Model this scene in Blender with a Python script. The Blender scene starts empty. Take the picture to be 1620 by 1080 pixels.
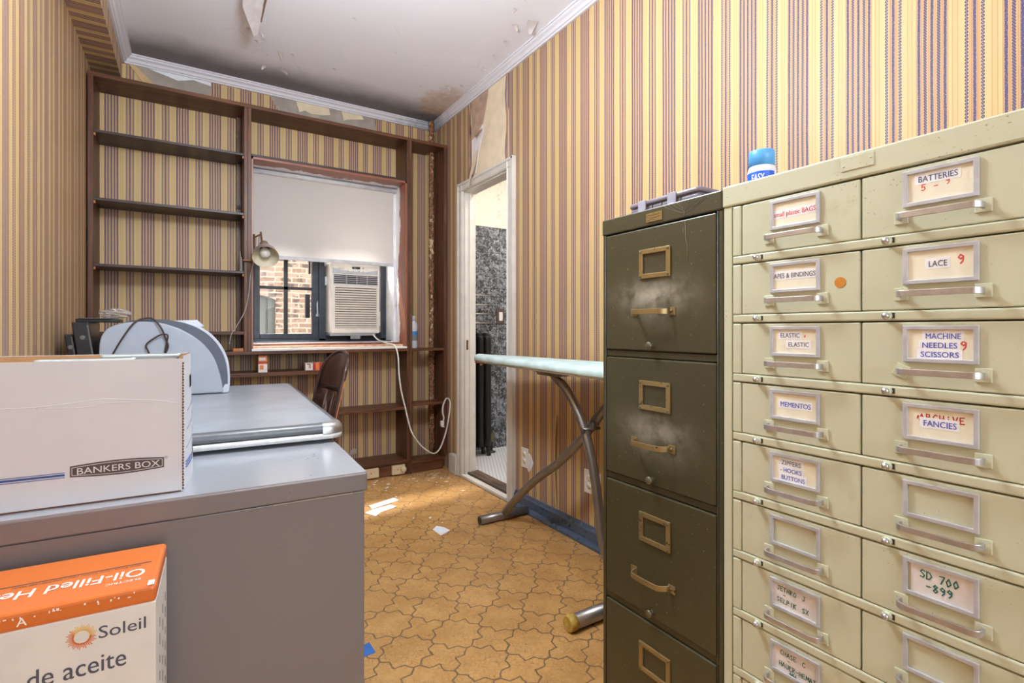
import bpy, bmesh, math, random
from mathutils import Matrix, Vector
random.seed(7)
SC = bpy.context.scene
COL = SC.collection
PI = math.pi
R = math.radians

# ------------------------------------------------------------------ scene constants (metres)
XW, YB, XL, ZC = 1.660, 3.790, -0.4725, 2.675     # right wall, back wall, left wall, ceiling
YR = -1.70                                        # rear wall behind the camera
YF = 3.550                                        # front of the built-in bookcase

# ------------------------------------------------------------------ materials
def lin(c):
    return c / 12.92 if c <= 0.04045 else ((c + 0.055) / 1.055) ** 2.4
def rgb(r, g, b):
    return (lin(r / 255), lin(g / 255), lin(b / 255), 1.0)

class NT:
    def __init__(self, name):
        self.m = bpy.data.materials.new(name); self.m.use_nodes = True
        self.t = self.m.node_tree; self.n = self.t.nodes; self.l = self.t.links
        self.b = self.n['Principled BSDF']; self.out = self.n['Material Output']
    def put(self, sock, v):
        if v is None: return
        if isinstance(v, bpy.types.NodeSocket): self.l.new(v, sock)
        else: sock.default_value = v
    def M(self, op, a, b=None, c=None, clamp=False):
        n = self.n.new('ShaderNodeMath'); n.operation = op; n.use_clamp = clamp
        for i, v in enumerate((a, b, c)): self.put(n.inputs[i], v)
        return n.outputs[0]
    def mix(self, f, a, b, mode='MIX'):
        n = self.n.new('ShaderNodeMix'); n.data_type = 'RGBA'; n.blend_type = mode
        self.put(n.inputs[0], f); self.put(n.inputs[6], a); self.put(n.inputs[7], b)
        return n.outputs[2]
    def pos(self):
        g = self.n.new('ShaderNodeNewGeometry'); return g.outputs['Position']
    def obj(self):
        g = self.n.new('ShaderNodeTexCoord'); return g.outputs['Object']
    def xyz(self, v):
        s = self.n.new('ShaderNodeSeparateXYZ'); self.put(s.inputs[0], v); return s.outputs
    def comb(self, x, y, z):
        s = self.n.new('ShaderNodeCombineXYZ')
        for i, v in enumerate((x, y, z)): self.put(s.inputs[i], v)
        return s.outputs[0]
    def scale(self, v, s):
        n = self.n.new('ShaderNodeVectorMath'); n.operation = 'MULTIPLY'
        self.put(n.inputs[0], v); n.inputs[1].default_value = s if isinstance(s, tuple) else (s, s, s)
        return n.outputs[0]
    def noise(self, v, sc, det=3.0, rough=0.55, dist=0.0):
        n = self.n.new('ShaderNodeTexNoise'); self.put(n.inputs['Vector'], v)
        n.inputs['Scale'].default_value = sc; n.inputs['Detail'].default_value = det
        n.inputs['Roughness'].default_value = rough; n.inputs['Distortion'].default_value = dist
        return n.outputs['Fac']
    def voro(self, v, sc, feature='F1', out='Distance'):
        n = self.n.new('ShaderNodeTexVoronoi'); n.feature = feature
        self.put(n.inputs['Vector'], v); n.inputs['Scale'].default_value = sc
        return n.outputs[out]
    def ss(self, x, a, b):            # smoothstep 0..1 between a and b
        n = self.n.new('ShaderNodeMapRange'); n.interpolation_type = 'SMOOTHSTEP'
        self.put(n.inputs[0], x); self.put(n.inputs[1], a); self.put(n.inputs[2], b)
        n.inputs[3].default_value = 0.0; n.inputs[4].default_value = 1.0
        return n.outputs[0]
    def band(self, d, c, w, e=0.0006):     # 1 where |d-c| < w
        a = self.M('ABSOLUTE', self.M('SUBTRACT', d, c))
        return self.M('SUBTRACT', 1.0, self.ss(a, self.M('SUBTRACT', w, e), self.M('ADD', w, e)))
    def maxs(self, *a):
        r = a[0]
        for x in a[1:]: r = self.M('MAXIMUM', r, x)
        return r
    def bump(self, h, strength=0.3, dist=0.002):
        n = self.n.new('ShaderNodeBump'); n.inputs['Strength'].default_value = strength
        n.inputs['Distance'].default_value = dist; self.put(n.inputs['Height'], h)
        self.l.new(n.outputs[0], self.b.inputs['Normal'])
    def fin(self, col=None, rough=0.5, metal=0.0, spec=0.5, **kw):
        self.put(self.b.inputs['Base Color'], col); self.put(self.b.inputs['Roughness'], rough)
        self.put(self.b.inputs['Metallic'], metal); self.b.inputs['Specular IOR Level'].default_value = spec
        for k, v in kw.items(): self.put(self.b.inputs[k.replace('_', ' ')], v)
        return self.m

def plain(name, c, rough=0.5, metal=0.0, spec=0.5, var=0.06, sc=18.0, bump=0.0, **kw):
    t = NT(name); v = t.obj(); n = t.noise(v, sc, 4)
    dark = tuple(x * (1 - var * 2) for x in c[:3]) + (1,)
    lite = tuple(min(1, x * (1 + var)) for x in c[:3]) + (1,)
    col = t.mix(t.ss(n, 0.3, 0.7), dark, lite)
    if bump: t.bump(t.noise(v, sc * 8, 3), bump, 0.001)
    return t.fin(col, rough, metal, spec, **kw)

def speck(name, c, dark, lite=None, rough=0.4, metal=0.0, sc=160.0, amt=0.70, var=0.05, spec=0.5, big=4.0):
    """painted metal: faint mottling, small chips, light scuffs"""
    t = NT(name); v = t.obj()
    base = t.mix(t.noise(v, big, 4), tuple(x * (1 - var) for x in c[:3]) + (1,), tuple(min(1, x * (1 + var)) for x in c[:3]) + (1,))
    chip = t.ss(t.M('MULTIPLY', t.noise(v, sc, 2), t.M('ADD', 0.55, t.M('MULTIPLY', 0.8, t.noise(v, sc * 0.08, 3)))), amt * 0.95, amt)
    col = t.mix(chip, base, dark)
    if lite:
        w = t.noise(t.scale(v, (1.0, 1.0, 0.35)), sc * 0.5, 4, 0.7)
        col = t.mix(t.M('MULTIPLY', t.ss(w, 0.64, 0.72), 0.55), col, lite)
    t.bump(t.noise(v, 320, 2), 0.06, 0.0006)
    return t.fin(col, rough, metal, spec)

def wood(name, c1, c2, rough=0.45, axis=0, sc=9.0, worn=None):
    t = NT(name); v = t.obj()
    s = [1.0, 1.0, 1.0]; s = [10.0 if i != axis else 0.9 for i in range(3)]
    n = t.noise(t.scale(v, tuple(s)), sc * 0.4, 6, 0.6, 0.6)
    col = t.mix(t.ss(n, 0.3, 0.72), c1, c2)
    big = t.noise(v, 3.0, 3)
    col = t.mix(t.M('MULTIPLY', t.ss(big, 0.55, 0.8), 0.5), col, c1)
    if worn:
        w = t.noise(v, 28, 5, 0.7)
        col = t.mix(t.ss(w, 0.66, 0.72), col, worn)
    t.bump(n, 0.12, 0.001)
    return t.fin(col, rough, 0, 0.4)

def wallpaper(name, axis, s0, P=0.1755, flip=1):
    """striped paper: wide and narrow blue/red braid stripes on straw ground"""
    t = NT(name); p = t.pos(); x = t.xyz(p); s = x[axis]; z = x[2]
    wob = t.noise(t.comb(t.M('MULTIPLY', s, 3.0), z, 0.0), 2.0, 3)
    s = t.M('ADD', s, t.M('MULTIPLY', t.M('SUBTRACT', wob, 0.5), 0.006))
    ph = t.M('ADD', s, P * 200.5 - s0)
    cell = t.M('FLOOR', t.M('DIVIDE', ph, P))
    d = t.M('ABSOLUTE', t.M('SUBTRACT', t.M('FLOORED_MODULO', ph, P), P / 2))
    e = t.M('SUBTRACT', P / 2, d)
    # squiggle lines in blue
    q = t.noise(t.comb(t.M('MULTIPLY', s, 700), t.M('MULTIPLY', z, 330), 0.0), 1.0, 2)
    sq = t.M('SUBTRACT', t.M('MULTIPLY', t.ss(q, 0.31, 0.46), 0.0033), 0.0)
    def blue(dd, c): return t.band(dd, c, sq, 0.0006)
    def red(dd, c, w=0.0009): return t.band(dd, c, w, 0.0006)
    def ring(dd, c, pitch, ph0):
        zz = t.M('SUBTRACT', t.M('FLOORED_MODULO', t.M('ADD', z, ph0), pitch), pitch / 2)
        rr = t.M('SQRT', t.M('ADD', t.M('POWER', t.M('SUBTRACT', dd, c), 2.0), t.M('POWER', zz, 2.0)))
        return t.band(rr, 0.0024, 0.0015, 0.0005)
    B = t.maxs(blue(d, 0.0), blue(d, 0.0285), ring(d, 0.0148, 0.0074, 3.0), blue(e, 0.0), ring(e, 0.0160, 0.0086, 3.003))
    RD = t.maxs(red(d, 0.0068), red(d, 0.0228), red(d, 0.0342), red(e, 0.0062, 0.0013))
    tan = t.maxs(t.band(d, 0.0490, 0.0055, 0.0005))
    tl = t.maxs(t.band(d, 0.0437, 0.0008), t.band(d, 0.0543, 0.0008), t.band(e, 0.0105, 0.0007), t.band(d, 0.0208, 0.0007))
    inw = t.maxs(t.band(d, 0.0, 0.0350, 0.0008), t.band(e, 0.0, 0.011, 0.0008))
    pn = t.noise(p, 1.7, 4)
    base = t.mix(pn, rgb(198, 170, 118), rgb(210, 182, 130))
    col = t.mix(t.M('MULTIPLY', inw, 0.50), base, rgb(186, 140, 98))
    col = t.mix(t.M('MULTIPLY', tan, 0.75), col, rgb(200, 168, 118))
    col = t.mix(t.M('MULTIPLY', tl, 0.65), col, rgb(176, 128, 74))
    col = t.mix(t.M('MULTIPLY', RD, 0.45), col, rgb(178, 82, 66))
    col = t.mix(t.M('MULTIPLY', B, 0.92), col, rgb(52, 54, 108))
    # small scuffs where the top layer is gone
    sc = t.noise(p, 13, 5, 0.62)
    col = t.mix(t.M('MULTIPLY', t.ss(sc, 0.765, 0.79), 0.8), col, rgb(232, 226, 214))
    t.bump(t.noise(p, 3.0, 3), 0.25, 0.02)
    return t.fin(col, 0.5, 0, 0.35)

def make_floor():
    t = NT('floor_lino'); p = t.pos(); x = t.xyz(p); P = 0.1825
    def cellc(v, o): return t.M('SUBTRACT', t.M('FLOORED_MODULO', t.M('ADD', v, P * 40.5 - o), P), P / 2)
    wx = t.M('MULTIPLY', t.M('SUBTRACT', t.noise(p, 26, 3), 0.5), 0.016)
    wy = t.M('MULTIPLY', t.M('SUBTRACT', t.noise(t.scale(p, (1, -1, 1)), 23, 3), 0.5), 0.016)
    a = t.M('ADD', cellc(x[0], 0.965), wx); b = t.M('ADD', cellc(x[1], 2.147), wy)
    a = t.M('ABSOLUTE', a); b = t.M('ABSOLUTE', b)
    hi = t.M('MAXIMUM', a, b); lo = t.M('MINIMUM', a, b)
    def segd(x0, y0, x1, y1):
        ux, uy = x1 - x0, y1 - y0; L2 = ux * ux + uy * uy
        px = t.M('SUBTRACT', hi, x0); py = t.M('SUBTRACT', lo, y0)
        k = t.M('MULTIPLY_ADD', px, ux / L2, t.M('MULTIPLY', py, uy / L2), clamp=True)
        dx = t.M('SUBTRACT', px, t.M('MULTIPLY', k, ux)); dy = t.M('SUBTRACT', py, t.M('MULTIPLY', k, uy))
        return t.M('SQRT', t.M('ADD', t.M('MULTIPLY', dx, dx), t.M('MULTIPLY', dy, dy)))
    dd = t.M('MINIMUM', t.M('MINIMUM', segd(0.0912, 0.0, 0.0895, 0.012), segd(0.0895, 0.012, 0.0650, 0.0285)), segd(0.0650, 0.0285, 0.0640, 0.0640))
    line = t.band(dd, 0.0, 0.0027, 0.0010)
    n1 = t.noise(p, 7, 4); n2 = t.noise(p, 55, 5, 0.65, 0.5)
    cork = t.mix(t.ss(n1, 0.3, 0.7), rgb(186, 139, 80), rgb(206, 159, 98))
    cork = t.mix(t.M('MULTIPLY', t.ss(n2, 0.42, 0.75), 0.5), cork, rgb(174, 128, 78))
    cork = t.mix(t.M('MULTIPLY', t.ss(t.noise(p, 90, 3), 0.60, 0.68), 0.35), cork, rgb(226, 184, 122))
    wv = t.n.new('ShaderNodeVectorMath'); wv.operation = 'ADD'
    nn = t.n.new('ShaderNodeTexNoise'); nn.inputs['Scale'].default_value = 14; t.l.new(p, nn.inputs['Vector'])
    t.l.new(p, wv.inputs[0]); t.l.new(t.scale(nn.outputs['Color'], 0.06), wv.inputs[1])
    cr = t.voro(wv.outputs[0], 62, 'DISTANCE_TO_EDGE')
    crack = t.M('MULTIPLY', t.ss(cr, 0.045, 0.012), t.ss(t.noise(p, 9, 3), 0.38, 0.54))
    col = t.mix(t.M('MULTIPLY', crack, 0.62), cork, rgb(112, 76, 48))
    col = t.mix(t.M('MULTIPLY', line, 0.85), col, t.mix(t.noise(p, 120, 3), rgb(70, 54, 46), rgb(128, 100, 76)))
    stain = t.ss(t.noise(p, 3.1, 2), 0.72, 0.76)
    col = t.mix(t.M('MULTIPLY', stain, 0.4), col, rgb(150, 78, 24))
    t.bump(t.M('ADD', t.M('MULTIPLY', line, -1.0), t.M('MULTIPLY', crack, -0.4)), 0.35, 0.001)
    return t.fin(col, t.M('ADD', 0.30, t.M('MULTIPLY', n2, 0.18)), 0, 0.5)

def make_ceiling():
    t = NT('ceiling_paint'); p = t.pos(); x = t.xyz(p)
    n = t.noise(p, 2.2, 4)
    col = t.mix(n, rgb(234, 234, 246), rgb(241, 241, 251))
    # sooty stain and painted-in shade along the back wall
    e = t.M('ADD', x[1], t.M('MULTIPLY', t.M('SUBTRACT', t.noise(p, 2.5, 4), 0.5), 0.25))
    soot_shade = t.ss(e, 3.36, 3.66)
    col = t.mix(t.M('MULTIPLY', soot_shade, 0.80), col, rgb(86, 77, 78))
    # rust and mould round the pipe corner
    dx = t.M('SUBTRACT', x[0], 1.56); dy = t.M('SUBTRACT', x[1], 3.40)
    rr = t.M('SQRT', t.M('ADD', t.M('MULTIPLY', dx, dx), t.M('MULTIPLY', t.M('MULTIPLY', dy, dy), 0.55)))
    w = t.noise(p, 16, 6, 0.7)
    k = t.M('ADD', rr, t.M('MULTIPLY', t.M('SUBTRACT', w, 0.5), 0.30))
    col = t.mix(t.M('MULTIPLY', t.ss(k, 0.24, 0.10), 0.62), col, t.mix(t.noise(p, 30, 4), rgb(164, 112, 62), rgb(232, 212, 182)))
    dy2 = t.M('SUBTRACT', x[1], 3.70); dx2 = t.M('SUBTRACT', x[0], 1.58)
    r2 = t.M('SQRT', t.M('ADD', t.M('MULTIPLY', t.M('MULTIPLY', dx2, dx2), 0.35), t.M('MULTIPLY', dy2, dy2)))
    k2 = t.M('ADD', r2, t.M('MULTIPLY', t.M('SUBTRACT', w, 0.5), 0.22))
    col = t.mix(t.M('MULTIPLY', t.ss(k2, 0.16, 0.06), 0.85), col, t.mix(t.noise(p, 38, 4), rgb(40, 36, 36), rgb(150, 148, 160)))
    cr = t.voro(t.scale(p, (1, 1, 0)), 3.0, 'DISTANCE_TO_EDGE')
    col = t.mix(t.M('MULTIPLY', t.M('MULTIPLY', t.ss(cr, 0.008, 0.002), t.ss(n, 0.55, 0.62)), 0.25), col, rgb(150, 140, 138))
    t.bump(t.noise(p, 8, 5), 0.15, 0.01)
    return t.fin(col, 0.75, 0, 0.25)

def make_cornice():
    t = NT('cornice_paint'); p = t.pos(); x = t.xyz(p)
    w = t.noise(p, 18, 6, 0.7)
    dx = t.M('SUBTRACT', x[0], 1.62); dy = t.M('SUBTRACT', x[1], 3.78)
    r = t.M('SQRT', t.M('ADD', t.M('MULTIPLY', dx, dx), t.M('MULTIPLY', dy, dy)))
    k = t.M('ADD', r, t.M('MULTIPLY', t.M('SUBTRACT', w, 0.5), 0.5))
    col = t.mix(t.M('MULTIPLY', t.ss(k, 0.32, 0.08), 0.75), rgb(218, 214, 222), t.mix(t.noise(p, 44, 4), rgb(70, 66, 70), rgb(190, 196, 212)))
    return t.fin(col, 0.55, 0, 0.35)

def make_tilewall():
    t = NT('bath_marble_tile'); p = t.pos(); x = t.xyz(p)
    n = t.noise(p, 30, 6, 0.75, 0.8)
    col = t.mix(t.ss(n, 0.42, 0.66), rgb(52, 54, 58), rgb(150, 156, 166))
    n2 = t.noise(p, 75, 3, 0.6)
    col = t.mix(t.M('MULTIPLY', t.ss(n2, 0.58, 0.68), 0.7), col, rgb(196, 202, 212))
    gz = t.M('ABSOLUTE', t.M('SUBTRACT', t.M('FLOORED_MODULO', t.M('ADD', x[2], 0.158), 0.313), 0.1565))
    gx = t.M('ABSOLUTE', t.M('SUBTRACT', t.M('FLOORED_MODULO', t.M('ADD', x[0], 0.0), 0.5785), 0.28925))
    g = t.maxs(t.ss(gz, 0.1535, 0.1545), t.ss(gx, 0.2865, 0.2875))
    col = t.mix(t.M('MULTIPLY', g, 0.85), col, rgb(40, 40, 42))
    return t.fin(col, 0.25, 0, 0.5)

def make_bathfloor():
    t = NT('bath_penny_tile'); p = t.pos(); x = t.xyz(p); P = 0.027
    row = t.M('FLOOR', t.M('DIVIDE', x[1], P))
    sh = t.M('MULTIPLY', t.M('FLOORED_MODULO', row, 2.0), P / 2)
    a = t.M('SUBTRACT', t.M('FLOORED_MODULO', t.M('ADD', x[0], sh), P), P / 2)
    b = t.M('SUBTRACT', t.M('FLOORED_MODULO', x[1], P), P / 2)
    r = t.M('SQRT', t.M('ADD', t.M('MULTIPLY', a, a), t.M('MULTIPLY', b, b)))
    col = t.mix(t.M('MULTIPLY', t.ss(r, 0.0062, 0.0048), 0.8), rgb(226, 228, 230), rgb(92, 98, 108))
    return t.fin(col, 0.3, 0, 0.5)

def make_plaster():
    t = NT('bath_plaster'); p = t.pos()
    n = t.noise(p, 34, 6, 0.72); m = t.noise(p, 5, 3)
    fl = t.M('MULTIPLY', t.ss(n, 0.57, 0.60), t.ss(m, 0.42, 0.55))
    col = t.mix(t.M('MULTIPLY', fl, 0.6), rgb(236, 231, 219), rgb(192, 170, 134))
    t.bump(n, 0.3, 0.004)
    return t.fin(col, 0.7, 0, 0.3)

def make_brick():
    t = NT('exterior_brick'); p = t.pos(); x = t.xyz(p)
    b = t.n.new('ShaderNodeTexBrick'); wv = t.n.new('ShaderNodeVectorMath'); wv.operation = 'ADD'
    nn = t.n.new('ShaderNodeTexNoise'); nn.inputs['Scale'].default_value = 5; t.l.new(p, nn.inputs['Vector'])
    t.l.new(t.comb(x[0], x[2], 0.0), wv.inputs[0]); t.l.new(t.scale(nn.outputs['Color'], 0.05), wv.inputs[1])
    t.l.new(wv.outputs[0], b.inputs['Vector'])
    b.inputs['Scale'].default_value = 1.0
    b.inputs['Brick Width'].default_value = 0.225; b.inputs['Row Height'].default_value = 0.078
    b.inputs['Mortar Size'].default_value = 0.013; b.inputs['Mortar Smooth'].default_value = 0.4
    b.inputs['Color1'].default_value = rgb(118, 94, 82); b.inputs['Color2'].default_value = rgb(150, 130, 116)
    b.inputs['Mortar'].default_value = rgb(160, 148, 134)
    dk = t.ss(t.voro(t.comb(t.M('MULTIPLY', x[0], 4.4), t.M('MULTIPLY', x[2], 12.8), 0.0), 1.0, 'F1', 'Distance'), 0.25, 0.5)
    col = t.mix(t.M('MULTIPLY', t.M('MULTIPLY', t.M('SUBTRACT', 1.0, b.outputs['Fac']), t.ss(t.noise(p, 6, 2), 0.52, 0.6)), 0.75), b.outputs['Color'], rgb(74, 66, 68))
    sm = t.noise(p, 14, 4)
    col = t.mix(t.M('MULTIPLY', t.ss(sm, 0.5, 0.7), 0.45), col, rgb(160, 146, 130))
    return t.fin(col, 0.85, 0, 0.2)

def make_green():
    """olive enamel with pale dust smears over the pulls"""
    t = NT('olive_enamel'); p = t.pos(); x = t.xyz(p)
    base = t.mix(t.noise(p, 5, 4), rgb(64, 59, 38), rgb(75, 69, 46))
    sp = t.ss(t.noise(p, 170, 2), 0.70, 0.74)
    col = t.mix(t.M('MULTIPLY', sp, 0.6), base, rgb(150, 142, 112))
    dn = t.noise(p, 22, 5, 0.6)
    dust = None
    for zc, amp in ((1.125, 0.85), (0.822, 0.6), (1.10, 0.35), (0.79, 0.3)):
        dy = t.M('DIVIDE', t.M('SUBTRACT', x[1], 0.80), 0.085)
        dz = t.M('DIVIDE', t.M('SUBTRACT', x[2], zc), 0.032)
        r = t.M('ADD', t.M('MULTIPLY', dy, dy), t.M('MULTIPLY', dz, dz))
        k = t.M('MULTIPLY', t.M('POWER', 2.718, t.M('MULTIPLY', r, -0.9)), amp)
        dust = k if dust is None else t.M('MAXIMUM', dust, k)
    front = t.ss(x[0], 0.905, 0.895)
    dust = t.M('MULTIPLY', t.M('MULTIPLY', dust, front), t.ss(dn, 0.25, 0.65))
    col = t.mix(dust, col, rgb(176, 170, 156))
    sc = t.noise(t.scale(p, (1, 9, 1.2)), 12, 4, 0.75)
    col = t.mix(t.M('MULTIPLY', t.ss(sc, 0.70, 0.73), 0.35), col, rgb(168, 160, 132))
    t.bump(t.noise(p, 420, 2), 0.08, 0.0006)
    return t.fin(col, 0.38, 0, 0.5)

def make_cream():
    t = NT('cream_enamel'); p = t.pos()
    base = t.mix(t.noise(p, 6, 4), rgb(198, 199, 172), rgb(206, 208, 182))
    rust = t.ss(t.M('MULTIPLY', t.noise(p, 240, 2), t.M('ADD', 0.5, t.M('MULTIPLY', 0.9, t.noise(p, 9, 3)))), 0.715, 0.75)
    col = t.mix(t.M('MULTIPLY', rust, 0.7), base, rgb(150, 104, 56))
    gr = t.ss(t.noise(p, 11, 5, 0.6), 0.62, 0.8)
    col = t.mix(t.M('MULTIPLY', gr, 0.4), col, rgb(176, 156, 112))
    t.bump(t.noise(p, 380, 2), 0.05, 0.0006)
    return t.fin(col, 0.36, 0, 0.5)

def make_pipe():
    t = NT('flaking_pipe'); v = t.pos()
    n = t.noise(v, 60, 6, 0.7); m = t.noise(v, 26, 4, 0.6)
    col = t.mix(t.ss(n, 0.42, 0.55), rgb(92, 56, 40), rgb(150, 104, 78))
    col = t.mix(t.ss(m, 0.58, 0.62), col, rgb(206, 176, 138))
    t.bump(n, 0.6, 0.004)
    return t.fin(col, 0.65, 0, 0.3)

def make_wornpaint(name, brown1, brown2, white, thr=0.5, sc=9.0, axis=1, a=3.56, b=3.74):
    """brown woodwork with the old white paint showing towards the glass"""
    t = NT(name); p = t.pos(); x = t.xyz(p)
    n = t.noise(t.scale(p, (1, 1, 0.4)), sc, 6, 0.65)
    br = t.mix(t.noise(p, 20, 4), brown1, brown2)
    k = t.ss(t.M('ADD', n, t.M('MULTIPLY', t.M('SUBTRACT', t.ss(x[axis], a, b), 0.5), 0.55)), thr - 0.03, thr + 0.05)
    return t.fin(t.mix(k, br, white), 0.35, 0, 0.5)

def make_trans(name, c, tr=0.6):
    t = NT(name)
    d = t.n.new('ShaderNodeBsdfDiffuse'); d.inputs[0].default_value = c
    s = t.n.new('ShaderNodeBsdfTranslucent'); s.inputs[0].default_value = c
    mx = t.n.new('ShaderNodeMixShader'); mx.inputs[0].default_value = tr
    t.l.new(d.outputs[0], mx.inputs[1]); t.l.new(s.outputs[0], mx.inputs[2]); t.l.new(mx.outputs[0], t.out.inputs[0])
    return t.m

def make_glass(name, tint=(1, 1, 1, 1), rough=0.0, mixf=0.10):
    t = NT(name)
    a = t.n.new('ShaderNodeBsdfTransparent'); a.inputs[0].default_value = tint
    g = t.n.new('ShaderNodeBsdfGlossy'); g.inputs['Roughness'].default_value = rough
    mx = t.n.new('ShaderNodeMixShader'); mx.inputs[0].default_value = mixf
    t.l.new(a.outputs[0], mx.inputs[1]); t.l.new(g.outputs[0], mx.inputs[2]); t.l.new(mx.outputs[0], t.out.inputs[0])
    return t.m

def make_frosted(name, c, op=0.55):
    t = NT(name)
    t.fin(c, 0.3, 0, 0.5)
    a = t.n.new('ShaderNodeBsdfTransparent')
    mx = t.n.new('ShaderNodeMixShader'); mx.inputs[0].default_value = op
    t.l.new(a.outputs[0], mx.inputs[1]); t.l.new(t.b.outputs[0], mx.inputs[2]); t.l.new(mx.outputs[0], t.out.inputs[0])
    return t.m

M = {}
M['paper_side'] = wallpaper('wallpaper_side', 1, 0.554)
M['paper_back'] = wallpaper('wallpaper_back', 0, -0.388)
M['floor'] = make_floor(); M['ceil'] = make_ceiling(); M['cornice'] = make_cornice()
M['tile'] = make_tilewall(); M['bfloor'] = make_bathfloor(); M['plaster'] = make_plaster(); M['brick'] = make_brick()
M['green'] = make_green(); M['cream'] = make_cream(); M['pipe'] = make_pipe()
M['wood'] = wood('walnut_stain', rgb(72, 42, 27), rgb(116, 72, 47), 0.42, 0, worn=rgb(142, 100, 68))
M['woodv'] = wood('walnut_stain_upright', rgb(70, 41, 28), rgb(110, 69, 47), 0.42, 2, worn=rgb(138, 96, 66))
M['darkshelf'] = wood('dark_shelf_stain', rgb(50, 38, 38), rgb(80, 64, 64), 0.4, 0)
M['jamb'] = make_wornpaint('window_jamb', rgb(126, 74, 54), rgb(160, 100, 74), rgb(232, 230, 236), 0.62)
M['sillpaint'] = make_wornpaint('window_sill_paint', rgb(140, 84, 62), rgb(196, 150, 118), rgb(232, 226, 226), 0.66, 12.0, 1, 3.50, 3.70)
M['sill_tan'] = plain('sill_tan_wood', rgb(206, 164, 132), 0.45, var=0.1, sc=30); M['sill_brown'] = plain('sill_brown_paint', rgb(138, 84, 66), 0.4, var=0.1, sc=30); M['ledge'] = speck('dark_ledge', rgb(36, 38, 46), rgb(22, 22, 24), rgb(170, 176, 190), 0.5, 0, 60, 0.7, 0.2)
M['white_paint'] = plain('white_gloss_paint', rgb(224, 221, 220), 0.4, var=0.03)
M['casing'] = plain('door_casing_paint', rgb(214, 208, 200), 0.4, var=0.04, sc=9)
M['reveal'] = plain('reveal_paint', rgb(226, 228, 232), 0.5, var=0.05)
M['navy'] = plain('dark_window_metal', rgb(44, 50, 64), 0.35, 0.0, 0.5, 0.2, 14)
M['black'] = plain('black_metal', rgb(22, 21, 22), 0.4, var=0.1)
M['glass'] = make_glass('window_glass', (0.97, 0.98, 0.98, 1), 0.0, 0.008)
M['blind'] = make_trans('blind_fabric', rgb(230, 227, 226), 0.60)
M['blindbar'] = plain('blind_bar', rgb(206, 206, 210), 0.5)
M['ac'] = plain('ac_plastic', rgb(222, 216, 206), 0.45, var=0.03)
M['ac_grey'] = plain('ac_grey_panel', rgb(176, 180, 186), 0.45, var=0.03)
M['ac_dark'] = plain('ac_vent_dark', rgb(64, 44, 40), 0.6)
M['ac_slot'] = plain('ac_slot', rgb(128, 112, 102), 0.6)
M['lcd'] = plain('display_dark', rgb(40, 48, 58), 0.2)
M['zinc'] = plain('zinc_plate', rgb(176, 178, 184), 0.35, 0.8)
M['white_plastic'] = plain('white_plastic', rgb(228, 226, 224), 0.4, var=0.02)
M['ivory'] = plain('ivory_plastic', rgb(216, 194, 158), 0.45, var=0.03)
M['bluepaint'] = speck('blue_baseboard_paint', rgb(78, 92, 112), rgb(40, 44, 54), rgb(170, 186, 204), 0.35, 0, 60, 0.66, 0.22)
M['brass'] = speck('worn_brass', rgb(158, 136, 92), rgb(92, 76, 52), rgb(196, 184, 156), 0.36, 0.65, 120, 0.68, 0.14)
M['steel'] = speck('worn_steel_tube', rgb(148, 142, 138), rgb(104, 82, 62), rgb(190, 188, 190), 0.34, 0.8, 70, 0.73, 0.16)
M['alu'] = plain('brushed_aluminium', rgb(198, 196, 198), 0.32, 0.85, var=0.06, sc=60)
M['strip_alu'] = plain('dull_aluminium', rgb(206, 204, 204), 0.55, 0.25, var=0.05, sc=60); M['framegrey'] = plain('label_frame_metal', rgb(196, 197, 204), 0.4, 0.25, var=0.06, sc=40)
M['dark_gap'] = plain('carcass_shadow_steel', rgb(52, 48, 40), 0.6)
M['card'] = plain('label_card', rgb(240, 233, 210), 0.6, var=0.03, sc=30)
M['card2'] = plain('plain_card', rgb(230, 224, 222), 0.6, var=0.03, sc=30)
M['strip'] = plain('label_strip', rgb(246, 246, 250), 0.5, var=0.01)
M['celluloid'] = make_glass('label_window', (0.96, 0.95, 0.9, 1), 0.1, 0.05)
M['ink_dark'] = plain('ink_dark', rgb(92, 88, 100), 0.6); M['ink_blue'] = plain('ink_blue', rgb(58, 82, 200), 0.6)
M['ink_slate'] = plain('ink_slate', rgb(70, 92, 136), 0.6)
M['ink_red'] = plain('ink_red', rgb(222, 84, 84), 0.6); M['ink_green'] = plain('ink_green', rgb(24, 104, 92), 0.6)
M['ink_crimson'] = plain('ink_crimson', rgb(186, 44, 48), 0.6)
M['orange_dot'] = plain('orange_sticker', rgb(206, 136, 46), 0.5)
M['greycab'] = speck('grey_cabinet_enamel', rgb(130, 125, 127), rgb(92, 84, 80), None, 0.34, 0.25, 150, 0.82, 0.04)
M['greytop'] = speck('grey_cabinet_top', rgb(182, 186, 194), rgb(110, 108, 110), rgb(206, 208, 212), 0.24, 0.45, 90, 0.74, 0.04)
M['lino'] = plain('desk_linoleum', rgb(158, 164, 173), 0.33, var=0.07, sc=7)
M['lino_edge'] = plain('desk_edge_linoleum', rgb(98, 100, 104), 0.32, var=0.06, sc=30)
M['desk_steel'] = speck('desk_steel', rgb(78, 84, 82), rgb(44, 44, 44), rgb(130, 140, 138), 0.4, 0.2, 60, 0.7, 0.12)
M['printer_grey'] = plain('printer_side', rgb(156, 162, 174), 0.45, var=0.02)
M['printer_dark'] = plain('printer_dark', rgb(72, 78, 92), 0.4, var=0.03)
M['printer_white'] = plain('printer_cover', rgb(188, 193, 205), 0.4, var=0.02)
M['cable_brown'] = plain('cable_brown', rgb(56, 42, 38), 0.5)
M['cable_white'] = plain('cable_white', rgb(226, 224, 220), 0.45)
M['cable_grey'] = plain('cable_grey', rgb(170, 164, 158), 0.5)
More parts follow.
